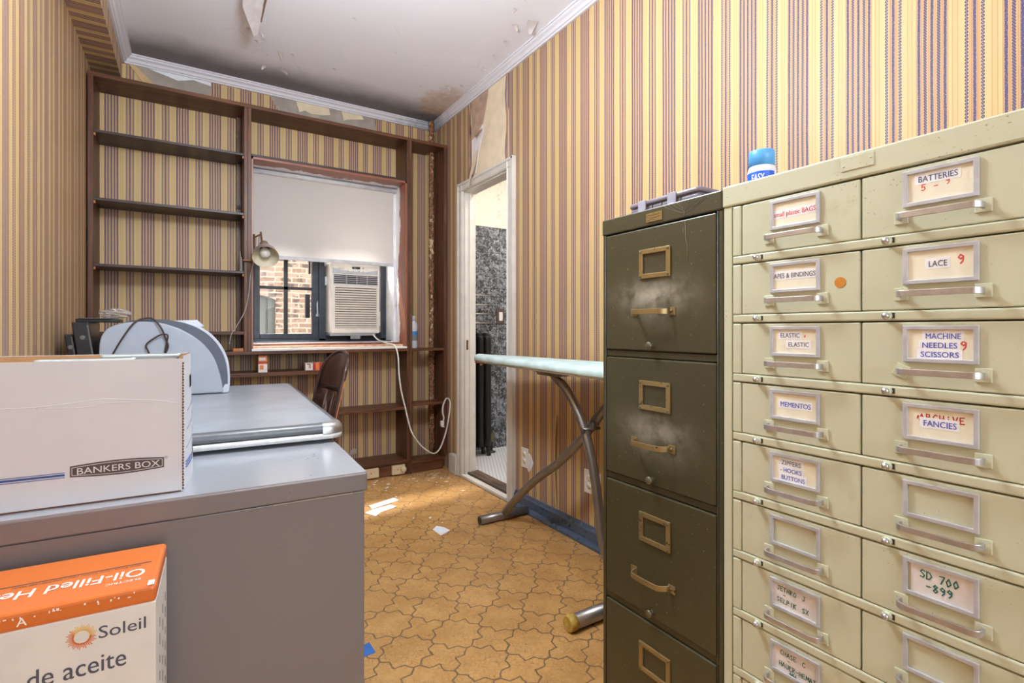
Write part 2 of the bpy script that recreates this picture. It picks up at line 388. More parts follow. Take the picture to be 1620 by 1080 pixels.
M['carton'] = plain('white_carton', rgb(206, 208, 214), 0.6, var=0.02, sc=6, bump=0.05)
M['kraft'] = plain('kraft_board', rgb(192, 150, 108), 0.75, var=0.06)
M['kraft_dark'] = plain('kraft_edge', rgb(104, 66, 48), 0.8, var=0.1, sc=80)
M['logo_brown'] = plain('logo_brown', rgb(82, 68, 64), 0.6); M['print_blue'] = plain('print_blue', rgb(52, 84, 146), 0.6)
M['frost'] = make_frosted('frosted_plastic', rgb(214, 222, 224), 0.75)
M['heater_white'] = plain('heater_carton_white', rgb(222, 218, 212), 0.5, var=0.02)
M['heater_orange'] = speck('heater_carton_orange', rgb(212, 114, 52), rgb(236, 206, 176), None, 0.3, 0, 55, 0.72, 0.06)
M['print_grey'] = plain('print_grey', rgb(84, 82, 96), 0.5); M['print_white'] = plain('print_white', rgb(244, 240, 234), 0.5)
M['sun_orange'] = plain('sun_orange', rgb(224, 120, 62), 0.5); M['sun_yellow'] = plain('sun_yellow', rgb(236, 190, 100), 0.5)
M['chair_brown'] = speck('chair_brown_enamel', rgb(72, 48, 42), rgb(40, 28, 26), None, 0.26, 0.1, 60, 0.72, 0.1)
M['bare_wood'] = plain('worn_bare_edge', rgb(186, 116, 64), 0.6, var=0.15, sc=60)
M['iron_cover'] = plain('ironing_cover', rgb(200, 220, 218), 0.85, var=0.08, sc=9, bump=0.5)
M['cloth_white'] = plain('cover_underside', rgb(216, 208, 204), 0.9, var=0.05)
M['red_cloth'] = plain('red_binding', rgb(170, 62, 50), 0.8, var=0.2, sc=60)
M['yellow_cap'] = plain('yellowed_end_cap', rgb(196, 164, 78), 0.5, var=0.12, sc=60)
M['organizer'] = make_frosted('smoky_clear_plastic', rgb(140, 132, 146), 0.82)
M['clip'] = make_frosted('clear_clip_plastic', rgb(180, 178, 192), 0.8)
M['can_white'] = plain('can_white', rgb(226, 226, 236), 0.3, var=0.01)
M['can_blue'] = plain('can_cap_blue', rgb(92, 168, 232), 0.35, var=0.01)
M['can_label'] = plain('can_label_blue', rgb(34, 96, 222), 0.35, var=0.15, sc=20)
M['bottle'] = plain('bottle_plastic', rgb(206, 208, 214), 0.35, var=0.02)
M['bottle_label'] = plain('bottle_label', rgb(60, 126, 196), 0.4)
M['bottle_label2'] = plain('bottle_label_grey', rgb(130, 132, 130), 0.5)
M['bulbbox_orange'] = plain('bulb_carton_orange', rgb(222, 120, 56), 0.5); M['bulbbox_white'] = plain('bulb_carton_white', rgb(226, 220, 216), 0.5)
M['bulbbox_red'] = plain('bulb_carton_red', rgb(176, 52, 50), 0.5)
M['lamp_out'] = plain('lamp_enamel_taupe', rgb(158, 142, 132), 0.35, 0.2, var=0.05)
M['lamp_in'] = plain('lamp_inside_cream', rgb(214, 206, 184), 0.4, var=0.02)
M['bulb'] = plain('frosted_bulb', rgb(222, 220, 216), 0.25, var=0.0)
M['rust'] = plain('rusty_spring', rgb(120, 84, 56), 0.5, 0.5, var=0.2, sc=60)
M['binder'] = plain('black_vinyl', rgb(30, 29, 32), 0.3, var=0.15, sc=14)
M['binder_edge'] = plain('binder_grey_edge', rgb(96, 92, 90), 0.5)
M['bag'] = make_frosted('crumpled_polythene', rgb(196, 190, 184), 0.45)
M['radiator'] = plain('radiator_black', rgb(28, 28, 31), 0.35, 0.2, var=0.1)
M['valve'] = plain('valve_bronze', rgb(112, 106, 82), 0.4, 0.5, var=0.1)
M['chrome'] = plain('chrome', rgb(214, 214, 220), 0.12, 1.0)
M['threshold'] = wood('threshold_wood', rgb(70, 54, 44), rgb(118, 98, 84), 0.6, 1, worn=rgb(168, 158, 148))
M['paper'] = plain('white_paper', rgb(230, 232, 238), 0.7, var=0.02)
M['chips'] = plain('paint_chips', rgb(232, 226, 218), 0.7)
M['bluetape'] = plain('blue_tape', rgb(58, 108, 186), 0.6)
M['peel_cream'] = plain('old_plaster_cream', rgb(228, 210, 182), 0.8, var=0.06, sc=7)
M['peel_white'] = plain('old_plaster_white', rgb(230, 224, 226), 0.8, var=0.04)
M['peel_brown'] = plain('old_plaster_brown', rgb(186, 156, 136), 0.85, var=0.08)
M['plaster_grey'] = plain('bare_grey_plaster', rgb(168, 157, 147), 0.85, var=0.1, sc=9)
M['kraft_flap'] = plain('paper_back_flap', rgb(206, 172, 128), 0.8, var=0.05)
M['drip'] = plain('dried_drip', rgb(132, 126, 104), 0.6); M['flake'] = plain('ceiling_flake', rgb(214, 206, 208), 0.8); M['flake_under'] = plain('flake_underside', rgb(150, 124, 104), 0.85)
M['ext_door'] = plain('exterior_grey_door', rgb(92, 95, 92), 0.7, var=0.06)
M['ext_ground'] = plain('exterior_concrete', rgb(150, 146, 140), 0.9)
M['plaster_back'] = plain('hidden_plaster', rgb(206, 200, 190), 0.8)

# ------------------------------------------------------------------ mesh helpers
class MB:
    def __init__(self, off=(0, 0, 0)):
        self.v = []; self.f = []; self.o = Vector(off)
    def add(self, pts, faces, m=0, smooth=False, mat=None):
        b = len(self.v)
        for p in pts:
            p = Vector(p)
            if mat is not None: p = mat @ p
            self.v.append(tuple(p - self.o))
        for f in faces: self.f.append((tuple(b + i for i in f), m, smooth))
        return self
    def box(self, x0, x1, y0, y1, z0, z1, m=0, mat=None):
        x0, x1 = min(x0, x1), max(x0, x1); y0, y1 = min(y0, y1), max(y0, y1); z0, z1 = min(z0, z1), max(z0, z1)
        p = [(x0, y0, z0), (x1, y0, z0), (x1, y1, z0), (x0, y1, z0), (x0, y0, z1), (x1, y0, z1), (x1, y1, z1), (x0, y1, z1)]
        return self.add(p, [(0, 3, 2, 1), (4, 5, 6, 7), (0, 1, 5, 4), (1, 2, 6, 5), (2, 3, 7, 6), (3, 0, 4, 7)], m, False, mat)
    def prism(self, poly, d0, d1, axis='Y', m=0, smooth=False, mat=None, capm=None):
        def P(a, b, d): return {'Y': (a, d, b), 'X': (d, a, b), 'Z': (a, b, d)}[axis]
        n = len(poly)
        pts = [P(a, b, d0) for a, b in poly] + [P(a, b, d1) for a, b in poly]
        self.add(pts, [(i, (i + 1) % n, n + (i + 1) % n, n + i) for i in range(n)], m, smooth, mat)
        b = len(self.v) - 2 * n; cm = m if capm is None else capm
        self.f.append((tuple(b + i for i in range(n))[::-1], cm, False)); self.f.append((tuple(b + n + i for i in range(n)), cm, False))
        return self
    def tube(self, path, r, seg=10, m=0, cap=True, closed=False):
        path = [Vector(p) for p in path]; n = len(path); rings = []
        rs = r if isinstance(r, (list, tuple)) else [r] * n
        up = None
        for i, p in enumerate(path):
            if closed: d = path[(i + 1) % n] - path[i - 1]
            else: d = path[min(i + 1, n - 1)] - path[max(i - 1, 0)]
            d.normalize()
            if up is None:
                up = Vector((0, 0, 1)) if abs(d.z) < 0.9 else Vector((1, 0, 0))
            a = d.cross(up)
            if a.length < 1e-6: a = d.cross(Vector((0.3, 0.7, 0.2)))
            a.normalize(); b = a.cross(d); b.normalize(); up = b
            rings.append([p + (a * math.cos(2 * PI * k / seg) + b * math.sin(2 * PI * k / seg)) * rs[i] for k in range(seg)])
        pts = [q for rg in rings for q in rg]; fs = []
        for i in range(n if closed else n - 1):
            j = (i + 1) % n
            for k in range(seg):
                fs.append((i * seg + k, i * seg + (k + 1) % seg, j * seg + (k + 1) % seg, j * seg + k))
        base = len(self.v); self.add(pts, fs, m, True)
        if cap and not closed:
            self.f.append((tuple(base + k for k in range(seg))[::-1], m, False))
            self.f.append((tuple(base + (n - 1) * seg + k for k in range(seg)), m, False))
        return self
    def lathe(self, prof, mat=None, seg=28, m=0, cap=True, smooth=True, arc=None):
        """prof: (r, h) about local Z"""
        n = len(prof); pts = []; full = arc is None
        a0, a1 = (0, 2 * PI) if full else arc
        cnt = seg if full else seg + 1
        for r, h in prof:
            for k in range(cnt):
                a = a0 + (a1 - a0) * k / seg; pts.append((r * math.cos(a), r * math.sin(a), h))
        fs = []
        for i in range(n - 1):
            for k in range(seg):
                k2 = (k + 1) % cnt
                fs.append((i * cnt + k, i * cnt + k2, (i + 1) * cnt + k2, (i + 1) * cnt + k))
        base = len(self.v); self.add(pts, fs, m, smooth, mat)
        if cap and full:
            if prof[0][0] > 1e-5: self.f.append((tuple(base + k for k in range(cnt))[::-1], m, False))
            if prof[-1][0] > 1e-5: self.f.append((tuple(base + (n - 1) * cnt + k for k in range(cnt)), m, False))
        return self
    def slab(self, x0, x1, y0, y1, r, rings, m=0, seg=6, top=True, bottom=True, topm=None):
        """rounded rectangle outline stacked through rings of (inset, z)"""
        def out(ins):
            pts = []; rr = max(r - ins, 0.0005)
            for cx, cy, a in ((x1 - r, y0 + r, -90), (x1 - r, y1 - r, 0), (x0 + r, y1 - r, 90), (x0 + r, y0 + r, 180)):
                for k in range(seg + 1):
                    t = R(a + 90 * k / seg); pts.append((cx + rr * math.cos(t), cy + rr * math.sin(t)))
            return pts
        n = 4 * (seg + 1); pts = []
        for ins, z in rings: pts += [(a, b, z) for a, b in out(ins)]
        fs = [(i * n + k, i * n + (k + 1) % n, (i + 1) * n + (k + 1) % n, (i + 1) * n + k) for i in range(len(rings) - 1) for k in range(n)]
        b = len(self.v); self.add(pts, fs, m, True)
        if bottom: self.f.append((tuple(b + k for k in range(n))[::-1], m, False))
        if top: self.f.append((tuple(b + (len(rings) - 1) * n + k for k in range(n)), m if topm is None else topm, False))
        return self
    def frame(self, a0, a1, b0, b1, w, d0, d1, axis='X', m=0):
        """flat picture-frame ring with border width w"""
        o = [(a0, b0), (a1, b0), (a1, b1), (a0, b1)]; i = [(a0 + w, b0 + w), (a1 - w, b0 + w), (a1 - w, b1 - w), (a0 + w, b1 - w)]
        def P(a, b, d): return {'Y': (a, d, b), 'X': (d, a, b), 'Z': (a, b, d)}[axis]
        pts = [P(*q, d0) for q in o] + [P(*q, d0) for q in i] + [P(*q, d1) for q in o] + [P(*q, d1) for q in i]
        fs = []
        for k in range(4):
            j = (k + 1) % 4
            fs += [(k, j, 4 + j, 4 + k), (8 + k, 8 + j, 12 + j, 12 + k), (k, j, 8 + j, 8 + k), (4 + k, 4 + j, 12 + j, 12 + k)]
        return self.add(pts, fs, m)
    def text(self, s, mat, size=0.01, m=0, align='LEFT', width=None, shear=0.0, bold=0.012):
        cu = bpy.data.curves.new('t', 'FONT'); cu.body = s; cu.size = size; cu.align_x = align; cu.shear = shear
        cu.resolution_u = 3
        ob = bpy.data.objects.new('t', cu); COL.objects.link(ob)
        bpy.context.view_layer.update()
        me = ob.evaluated_get(bpy.context.evaluated_depsgraph_get()).to_mesh()
        vs = [v.co.copy() for v in me.vertices]; fs = [tuple(p.vertices) for p in me.polygons]
        if width and vs:
            w0 = min(v.x for v in vs); w1 = max(v.x for v in vs); k = width / max(w1 - w0, 1e-6)
            for v in vs: v.x *= k
        bpy.data.objects.remove(ob); bpy.data.curves.remove(cu)
        if bold:
            b = Vector((size * bold, 0, 0.00004)); self.add([v + b for v in vs], fs, m, False, mat)
        return self.add(vs, fs, m, False, mat)
    def stroke(self, s, mat, size=0.01, m=0, w=0.12, adv=0.78):
        """hand lettering from polylines"""
        x = 0.0
        rnd = random.Random(len(s) * 17 + ord(s[0])); lift = 0.0
        for ch in s:
            for pl in HAND.get(ch, []):
                jx, jy = rnd.uniform(-.05, .05), rnd.uniform(-.05, .05)
                q = [Vector((x + (a + jx) * size * 0.62, (b + jy) * size, 0)) for a, b in pl]
                hw = w * size / 2
                for a, b in zip(q, q[1:]):
                    d = (b - a); L = d.length
                    if L < 1e-7: continue
                    d /= L; nrm = Vector((-d.y, d.x, 0)) * hw; a2 = a - d * hw * 0.7; b2 = b + d * hw * 0.7
                    lift += 0.000003; up_ = Vector((0, 0, lift))
                    self.add([a2 - nrm + up_, b2 - nrm + up_, b2 + nrm + up_, a2 + nrm + up_], [(0, 1, 2, 3)], m, False, mat)
            x += size * adv if ch != ' ' else size * 0.6
        return self
    def build(self, name, mats, parent=None, bevel=0.0, seg=2, sub=0):
        me = bpy.data.meshes.new(name)
        me.from_pydata(self.v, [], [f[0] for f in self.f])
        if not isinstance(mats, (list, tuple)): mats = [mats]
        for mt in mats: me.materials.append(M[mt] if isinstance(mt, str) else mt)
        me.polygons.foreach_set('material_index', [min(f[1], len(mats) - 1) for f in self.f])
        me.polygons.foreach_set('use_smooth', [f[2] for f in self.f])
        me.update()
        bm_ = bmesh.new(); bm_.from_mesh(me); bmesh.ops.recalc_face_normals(bm_, faces=bm_.faces); bm_.to_mesh(me); bm_.free()
        o = bpy.data.objects.new(name, me); COL.objects.link(o)
        if parent is not None: o.parent = parent
        if bevel:
            b = o.modifiers.new('bevel', 'BEVEL'); b.width = bevel; b.segments = seg; b.limit_method = 'ANGLE'; b.angle_limit = R(40)
        if sub:
            s = o.modifiers.new('sub', 'SUBSURF'); s.levels = sub; s.render_levels = sub
        return o

HAND = {
 'A': [[(0, 0), (.45, 1), (.95, 0)], [(.2, .4), (.8, .42)]], 'B': [[(.1, 0), (.1, 1), (.7, .9), (.75, .6), (.1, .52), (.85, .35), (.8, .05), (.1, 0)]],
 'C': [[(.9, .85), (.5, 1), (.1, .6), (.15, .15), (.6, 0), (.95, .15)]], 'D': [[(.1, 0), (.1, 1), (.6, .9), (.95, .5), (.6, .08), (.1, 0)]],
 'E': [[(.9, 1), (.1, .95), (.1, 0), (.9, .05)], [(.1, .5), (.7, .55)]], 'F': [[(.9, 1), (.1, .95), (.1, 0)], [(.1, .5), (.7, .55)]],
 'H': [[(.1, 0), (.1, 1)], [(.9, 0), (.85, 1)], [(.1, .5), (.9, .5)]], 'I': [[(.5, 0), (.5, 1)]],
 'J': [[(.8, 1), (.75, .2), (.45, 0), (.1, .25)], [(.4, 1), (1, 1)]], 'K': [[(.1, 0), (.1, 1)], [(.9, 1), (.15, .5), (.95, 0)]],
 'L': [[(.1, 1), (.1, 0), (.85, .05)]], 'M': [[(0, 0), (.1, 1), (.5, .35), (.9, 1), (1, 0)]], 'N': [[(.05, 0), (.1, 1), (.85, 0), (.9, 1)]],
 'O': [[(.5, 1), (.1, .6), (.2, .1), (.6, 0), (.95, .4), (.8, .9), (.5, 1)]], 'P': [[(.1, 0), (.1, 1), (.7, .95), (.8, .6), (.1, .5)]],
 'R': [[(.1, 0), (.1, 1), (.7, .95), (.75, .6), (.1, .5), (.9, 0)]], 'S': [[(.85, .9), (.4, 1), (.1, .75), (.8, .35), (.6, .02), (.1, .1)]],
 'T': [[(.5, 0), (.5, 1)], [(0, .95), (1, 1)]], 'U': [[(.1, 1), (.1, .2), (.5, 0), (.9, .2), (.9, 1)]], 'V': [[(.05, 1), (.45, 0), (.95, 1)]],
 'X': [[(.1, 1), (.9, 0)], [(.9, 1), (.1, 0)]], 'Y': [[(.1, 1), (.5, .5), (.9, 1)], [(.5, .5), (.4, 0)]],
 '-': [[(.1, .5), (.85, .52)]], '0': [[(.5, 1), (.1, .55), (.4, 0), (.9, .4), (.5, 1)]], '5': [[(.9, 1), (.25, .95), (.15, .55), (.7, .6), (.85, .25), (.5, 0), (.1, .1)]],
 '7': [[(.1, .95), (.95, 1), (.4, 0)]], '8': [[(.8, .85), (.4, 1), (.15, .75), (.85, .3), (.55, 0), (.15, .2), (.8, .85)]],
 '9': [[(.85, .8), (.45, 1), (.15, .7), (.5, .5), (.85, .75), (.8, .3), (.45, 0)]], "'": [[(.4, 1), (.3, .7)]], 'i': [[(.5, 0), (.5, .6)], [(.5, .85), (.52, .95)]],
}

def face_negx(x, y, z):        # drawing plane on a face looking towards -X (viewer reads along -Y)
    return Matrix(((0, 0, -1, x), (-1, 0, 0, y), (0, 1, 0, z), (0, 0, 0, 1)))
def face_negy(x, y, z):        # face looking towards -Y (viewer reads along +X)
    return Matrix(((1, 0, 0, x), (0, 0, -1, y), (0, 1, 0, z), (0, 0, 0, 1)))
def axis_mat(origin, direction):
    d = Vector(direction).normalized(); q = Vector((0, 0, 1)).rotation_difference(d)
    return Matrix.Translation(Vector(origin)) @ q.to_matrix().to_4x4()
def smooth_path(pts, n=6):
    P = [Vector(p) for p in pts]; out = []
    for i in range(len(P) - 1):
        p0 = P[max(i - 1, 0)]; p1 = P[i]; p2 = P[i + 1]; p3 = P[min(i + 2, len(P) - 1)]
        for k in range(n):
            t = k / n
            out.append(0.5 * ((2 * p1) + (p2 - p0) * t + (2 * p0 - 5 * p1 + 4 * p2 - p3) * t * t + (3 * p1 - p0 - 3 * p2 + p3) * t ** 3))
    out.append(P[-1]); return out

def thing(name, label, cat, loc, rotz=0.0, group=None):
    o = bpy.data.objects.new(name, None); o.empty_display_size = 0.05; COL.objects.link(o)
    o.location = loc; o.rotation_euler = (0, 0, rotz); o['label'] = label; o['category'] = cat
    if group: o['group'] = group
    return o
def tag(o, label, cat, group=None):
    o['label'] = label; o['category'] = cat
    if group: o['group'] = group
    return o
def struct(o, label=None, cat=None):
    o['kind'] = 'structure'
    if label: o['label'] = label
    if cat: o['category'] = cat
    return o

# ================================================================== SETTING
f = MB().box(XL - 0.1, XW + 0.02, YR - 0.1, YB + 0.05, -0.08, 0.0).build('floor', 'floor')
struct(f, 'amber patterned linoleum floor with dark star outlines', 'floor')
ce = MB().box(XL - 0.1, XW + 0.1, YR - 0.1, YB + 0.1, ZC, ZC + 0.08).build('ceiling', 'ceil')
struct(ce, 'off-white painted ceiling, sooty, with painted-in shade, and peeling towards the window wall', 'ceiling')

# right wall with the bathroom doorway
DY0, DY1, DZ = 2.668, 3.272, 2.040        # clear opening
T = 0.060
w = MB()
w.box(XW, XW + T, YR - 0.1, DY0, 0, ZC); w.box(XW, XW + T, DY1, YB + 0.1, 0, ZC); w.box(XW, XW + T, DY0, DY1, DZ, ZC)
wr = struct(w.build('wall_right', 'paper_side'), 'right wall in striped straw, blue and red wallpaper with a narrow doorway', 'wall')
w = MB(); w.box(XL - 0.1, XL, YR - 0.1, YB + 0.1, 0, ZC)
wl = struct(w.build('wall_left', 'paper_side'), 'left wall in striped wallpaper behind the desk', 'wall')
# back wall with the window hole
WX0, WX1, WZ0, WZ1 = 0.325, 1.335, 0.905, 2.125
w = MB()
w.box(XL - 0.1, WX0, YB, YB + 0.25, -0.05, ZC); w.box(WX1, XW + T, YB, YB + 0.25, -0.05, ZC)
w.box(WX0, WX1, YB, YB + 0.25, -0.05, WZ0); w.box(WX0, WX1, YB, YB + 0.25, WZ1, ZC)
wb = struct(w.build('wall_back', 'paper_back'), 'far wall in striped wallpaper behind the bookcase with a window', 'wall')
# rear wall behind the camera with its own window opening
w = MB()
RX0, RX1, RZ0, RZ1 = -0.10, 1.30, 0.75, 2.25
w.box(XL, RX0, YR - 0.1, YR, 0, ZC); w.box(RX1, XW, YR - 0.1, YR, 0, ZC)
w.box(RX0, RX1, YR - 0.1, YR, 0, RZ0); w.box(RX0, RX1, YR - 0.1, YR, RZ1, ZC)
struct(w.build('wall_rear', 'paper_back'), 'near wall behind the viewpoint with a wide window', 'wall')
w = MB(); w.frame(RX0, RX1, RZ0, RZ1, 0.06, YR - 0.08, YR - 0.03, 'Y'); w.box(0.57, 0.63, YR - 0.08, YR - 0.03, RZ0 + 0.06, RZ1 - 0.06)
struct(w.build('window_2', 'white_paint'), 'white window frame in the near wall', 'window')

# papered beam along the left wall, then cornices
bm = MB()
bm.prism([(XL, 2.515), (-0.338, 2.515), (-0.338, ZC), (XL, ZC)], YR, YB, 'Y')
struct(bm.build('trim_1', 'paper_side'), 'wallpapered beam along the top of the left wall', 'beam')
prof = [(0, 0), (0.012, 0), (0.016, 0.008), (0.022, 0.010), (0.028, 0.024), (0.040, 0.032), (0.044, 0.040), (0.050, 0.042), (0.050, 0.050), (0, 0.050)]
c = MB()
c.prism([(XW - a, ZC - 0.050 + b) for a, b in prof], YR, YB, 'Y')
struct(c.build('trim_2', 'cornice'), 'white plaster cornice along the right wall', 'cornice')
c = MB(); c.prism([(-0.338 + a, ZC - 0.050 + b) for a, b in prof], YR, YB, 'Y')
struct(c.build('trim_3', 'cornice'), 'white plaster cornice along the left beam', 'cornice')
c = MB(); c.prism([(YB - a, ZC - 0.050 + b) for a, b in prof], -0.338, XW, 'X')
struct(c.build('trim_4', 'cornice'), 'white plaster cornice along the far wall, flaking at the right corner', 'cornice')

# baseboard, right wall (stops at the door casing)
b = MB()
b.prism([(XW, 0.0), (XW - 0.040, 0.0), (XW - 0.040, 0.012), (XW - 0.030, 0.024), (XW - 0.016, 0.026), (XW - 0.016, 0.070), (XW - 0.010, 0.078), (XW - 0.006, 0.090), (XW, 0.092)], YR, 2.590, 'Y')
struct(b.build('baseboard_right', 'bluepaint'), 'scuffed blue painted baseboard under the right wall', 'baseboard')

# ---- doorway: casing, jamb, threshold, strike plate
XC = 1.636
d = thing('door_1', 'white painted doorway casing open to the bathroom', 'doorway', (XC, (DY0 + DY1) / 2, 0)); d['kind'] = 'structure'
OFF = tuple(d.location)
def casing_prof(a0, sgn):       # across the casing: (position, depth from wall)
    return [(a0, 0.0), (a0, 0.018), (a0 + sgn * 0.010, 0.024), (a0 + sgn * 0.016, 0.018), (a0 + sgn * 0.052, 0.020), (a0 + sgn * 0.060, 0.026), (a0 + sgn * 0.076, 0.026), (a0 + sgn * 0.076, 0.0)]
k = MB(OFF)
for a0, sg in ((DY1 - 0.002, 1), (DY0 + 0.002, -1)):
    k.prism([(XW - 0.0005 - dd, aa) for aa, dd in casing_prof(a0, sg)], 0.0, DZ + 0.055, 'Z')
k.prism([(XW - 0.0005 - dd, aa) for aa, dd in casing_prof(DZ - 0.008, 0.78)], DY0 - 0.073, DY1 + 0.073, 'Y')
k.build('casing', 'casing', d)
k = MB(OFF)
k.box(XW - 0.004, XW + T + 0.02, DY1 - 0.018, DY1, 0.02, DZ); k.box(XW - 0.004, XW + T + 0.02, DY0, DY0 + 0.010, 0.02, DZ); k.box(XW - 0.004, XW + T + 0.02, DY0, DY1, DZ - 0.018, DZ)
k.box(XW + 0.030, XW + 0.045, DY1 - 0.026, DY1 - 0.018, 0.02, DZ - 0.018)
k.build('jamb', 'casing', d)
k = MB(OFF); k.box(1.632, 1.676, DY0, DY1, 0.0, 0.022); k.build('sill_board', 'casing', d, 0.004)
k = MB(OFF); k.box(1.676, XW + T + 0.05, DY0, DY1, 0.0, 0.036); k.build('threshold', 'threshold', d, 0.006)
k = MB(OFF); k.box(XW + 0.006, XW + 0.020, DY1 - 0.0205, DY1 - 0.017, 0.905, 0.975); k.box(XW + 0.010, XW + 0.018, DY1 - 0.023, DY1 - 0.018, 0.950, 0.965)
k.build('strike_plate', 'rust', d)
# plinth chip beside the casing, by the bookcase
k = MB(OFF); k.box(1.622, XW, DY1 + 0.075, DY1 + 0.185, 0.0, 0.135); k.build('plinth', 'casing', d, 0.004)

# ---- bathroom beyond
BX0, BX1, BY0, BY1 = XW + T, 2.95, 1.7, 3.885
struct(MB().box(BX0 - 0.02, BX1, BY0, BY1, -0.05, 0.010).build('floor_bathroom', 'bfloor'), 'white bathroom floor of small tiles with dark dots', 'floor')
k = MB(); k.box(BX0, BX1 + 0.1, BY1 + 0.012, BY1 + 0.1, -0.05, 2.6); struct(k.build('wall_bathroom_back', 'plaster'), 'cream flaking plaster wall above the bathroom tiles', 'wall')
k = MB(); k.box(BX0, BX1, BY1, BY1 + 0.012, 0.01, 1.945); struct(k.build('trim_5', 'tile', None, 0.002), 'black and grey marbled wall tiles in the bathroom', 'wall tiling')
k = MB(); k.box(BX1, BX1 + 0.1, BY0, BY1, 0, 2.6); struct(k.build('wall_bathroom_right', 'plaster'), 'far side wall of the bathroom', 'wall')
k = MB(); k.box(BX0, BX1 + 0.1, BY0 - 0.1, BY0, 0, 2.6); struct(k.build('wall_bathroom_front', 'plaster'), 'near side wall of the bathroom', 'wall')
k = MB(); k.box(BX0, BX1 + 0.1, BY0 - 0.1, BY1 + 0.1, 2.6, 2.66); struct(k.build('ceiling_bathroom', 'plaster'), 'plain bathroom ceiling', 'ceiling')

# ---- window in the far wall
wn = thing('window_1', 'dark metal window with roller shade box, four panes and worn brown jambs', 'window', (0.83, 3.94, WZ0)); wn['kind'] = 'structure'
OFF = tuple(wn.location)
k = MB(OFF)        # brown liner of the recess, out to the bookcase front
k.box(WX0, WX0 + 0.010, YF, 3.755, WZ0, WZ1); k.box(WX1 - 0.012, WX1, YF, 3.755, WZ0, WZ1); k.box(WX0, WX1, YF, 3.755, WZ1 - 0.014, WZ1)
k.build('jamb_liner', 'jamb', wn)
k = MB(OFF); k.box(WX0, WX0 + 0.022, 3.755, 4.04, WZ0, WZ1); k.box(WX1 - 0.030, WX1, 3.755, 4.04, WZ0, WZ1); k.box(WX0, WX1, 3.755, 4.04, WZ1 - 0.03, WZ1)
k.build('reveal', 'reveal', wn)
a, b = WX0 + 0.001, WX1 - 0.001
k = MB(OFF); k.box(a, b, YF - 0.006, 3.76, 0.9142, 0.929, 0); k.box(a + 0.009, b - 0.011, 3.60, 4.04, 0.929, 0.943, 1); k.box(a + 0.009, b - 0.011, 3.67, 4.04, 0.943, 0.956, 2); k.box(a + 0.009, b - 0.011, 3.715, 4.04, 0.956, 0.961, 0)
k.build('sill', ['white_paint', 'sill_tan', 'sill_brown'], wn, 0.002)
k = MB(OFF); k.box(0.347, 1.305, 3.80, 3.93, 0.961, 0.968); k.box(0.850, 1.262, 3.93, 3.97, 0.985, 1.03); k.build('ledge', 'ledge', wn)
FX0, FX1, FY0, FY1, FZ0, FZ1 = 0.347, 1.305, 3.925, 3.985, 0.945, 2.095
k = MB(OFF)
k.box(FX0, FX1, FY0, FY1, FZ0, 0.985); k.box(FX0, FX1, FY0, FY1, 2.06, FZ1); k.box(FX0, 0.375, FY0, FY1, FZ0, FZ1); k.box(1.262, FX1, FY0, FY1, FZ0, FZ1)
k.box(0.800, 0.850, FY0, FY1, FZ0, FZ1)
k.build('frame', 'navy', wn, 0.003)
k = MB(OFF)
k.box(0.375, 0.412, FY0 + 0.008, FY1 - 0.008, 0.985, 2.06); k.box(0.757, 0.800, FY0 + 0.008, FY1 - 0.008, 0.985, 2.06)
k.box(0.412, 0.757, FY0 + 0.008, FY1 - 0.008, 0.985, 1.020); k.box(0.412, 0.757, FY0 + 0.008, FY1 - 0.008, 2.02, 2.06)
sash = k.build('sash', 'navy', wn, 0.002)
k = MB(OFF)
k.box(0.568, 0.594, FY0 + 0.018, FY1 - 0.018, 1.02, 2.02)
for zz in (1.345, 1.675): k.box(0.412, 0.757, FY0 + 0.018, FY1 - 0.018, zz - 0.010, zz + 0.010)
k.build('muntin', 'black', sash)
MB(OFF).box(0.412, 0.757, 3.9535, 3.9565, 1.02, 2.02).build('glass', 'glass', sash)
k = MB(OFF); k.box(0.850, 1.262, FY0 + 0.02, FY1 - 0.02, 1.545, 1.565); k.box(0.850, 1.262, 3.9535, 3.9565, 1.565, 2.06, 1)
k.build('upper_light', ['navy', 'glass'], wn)
k = MB(OFF); k.tube(smooth_path([(0.790, FY0 - 0.004, 1.255), (0.786, FY0 - 0.022, 1.235), (0.786, FY0 - 0.024, 1.19), (0.790, FY0 - 0.012, 1.150)]), 0.006, 8)
k.box(0.780, 0.800, FY0 - 0.006, FY0 + 0.004, 1.145, 1.165)
k.build('handle', 'zinc', sash)
k = MB(OFF)
k.box(0.838, 0.856, FY0 - 0.012, FY0, 1.515, 1.575); k.box(0.842, 0.862, FY0 - 0.008, FY0, 1.375, 1.440)
k.build('bracket', 'zinc', wn, 0.002)
k = MB(OFF); k.box(0.722, 0.752, 3.990, 4.030, 1.135, 1.310); k.box(0.745, 0.757, 3.99, 4.02, 1.46, 1.60)
k.build('latch_keeper', 'black', wn, 0.003)

# roller blind
bl = thing('roller_blind', 'cream roller blind pulled halfway down over the window', 'blind', (0.83, 3.735, 2.08))
OFF = tuple(bl.location)
MB(OFF).box(0.346, 1.296, 3.7345, 3.7365, 1.540, 2.090).build('fabric', 'blind', bl)
MB(OFF).box(0.346, 1.296, 3.7300, 3.7400, 1.520, 1.546).build('hem_bar', 'blindbar', bl, 0.003)
k = MB(OFF); k.tube([(0.342, 3.739, 2.090), (1.318, 3.739, 2.090)], 0.018, 14); k.build('roller_tube', 'blindbar', bl)

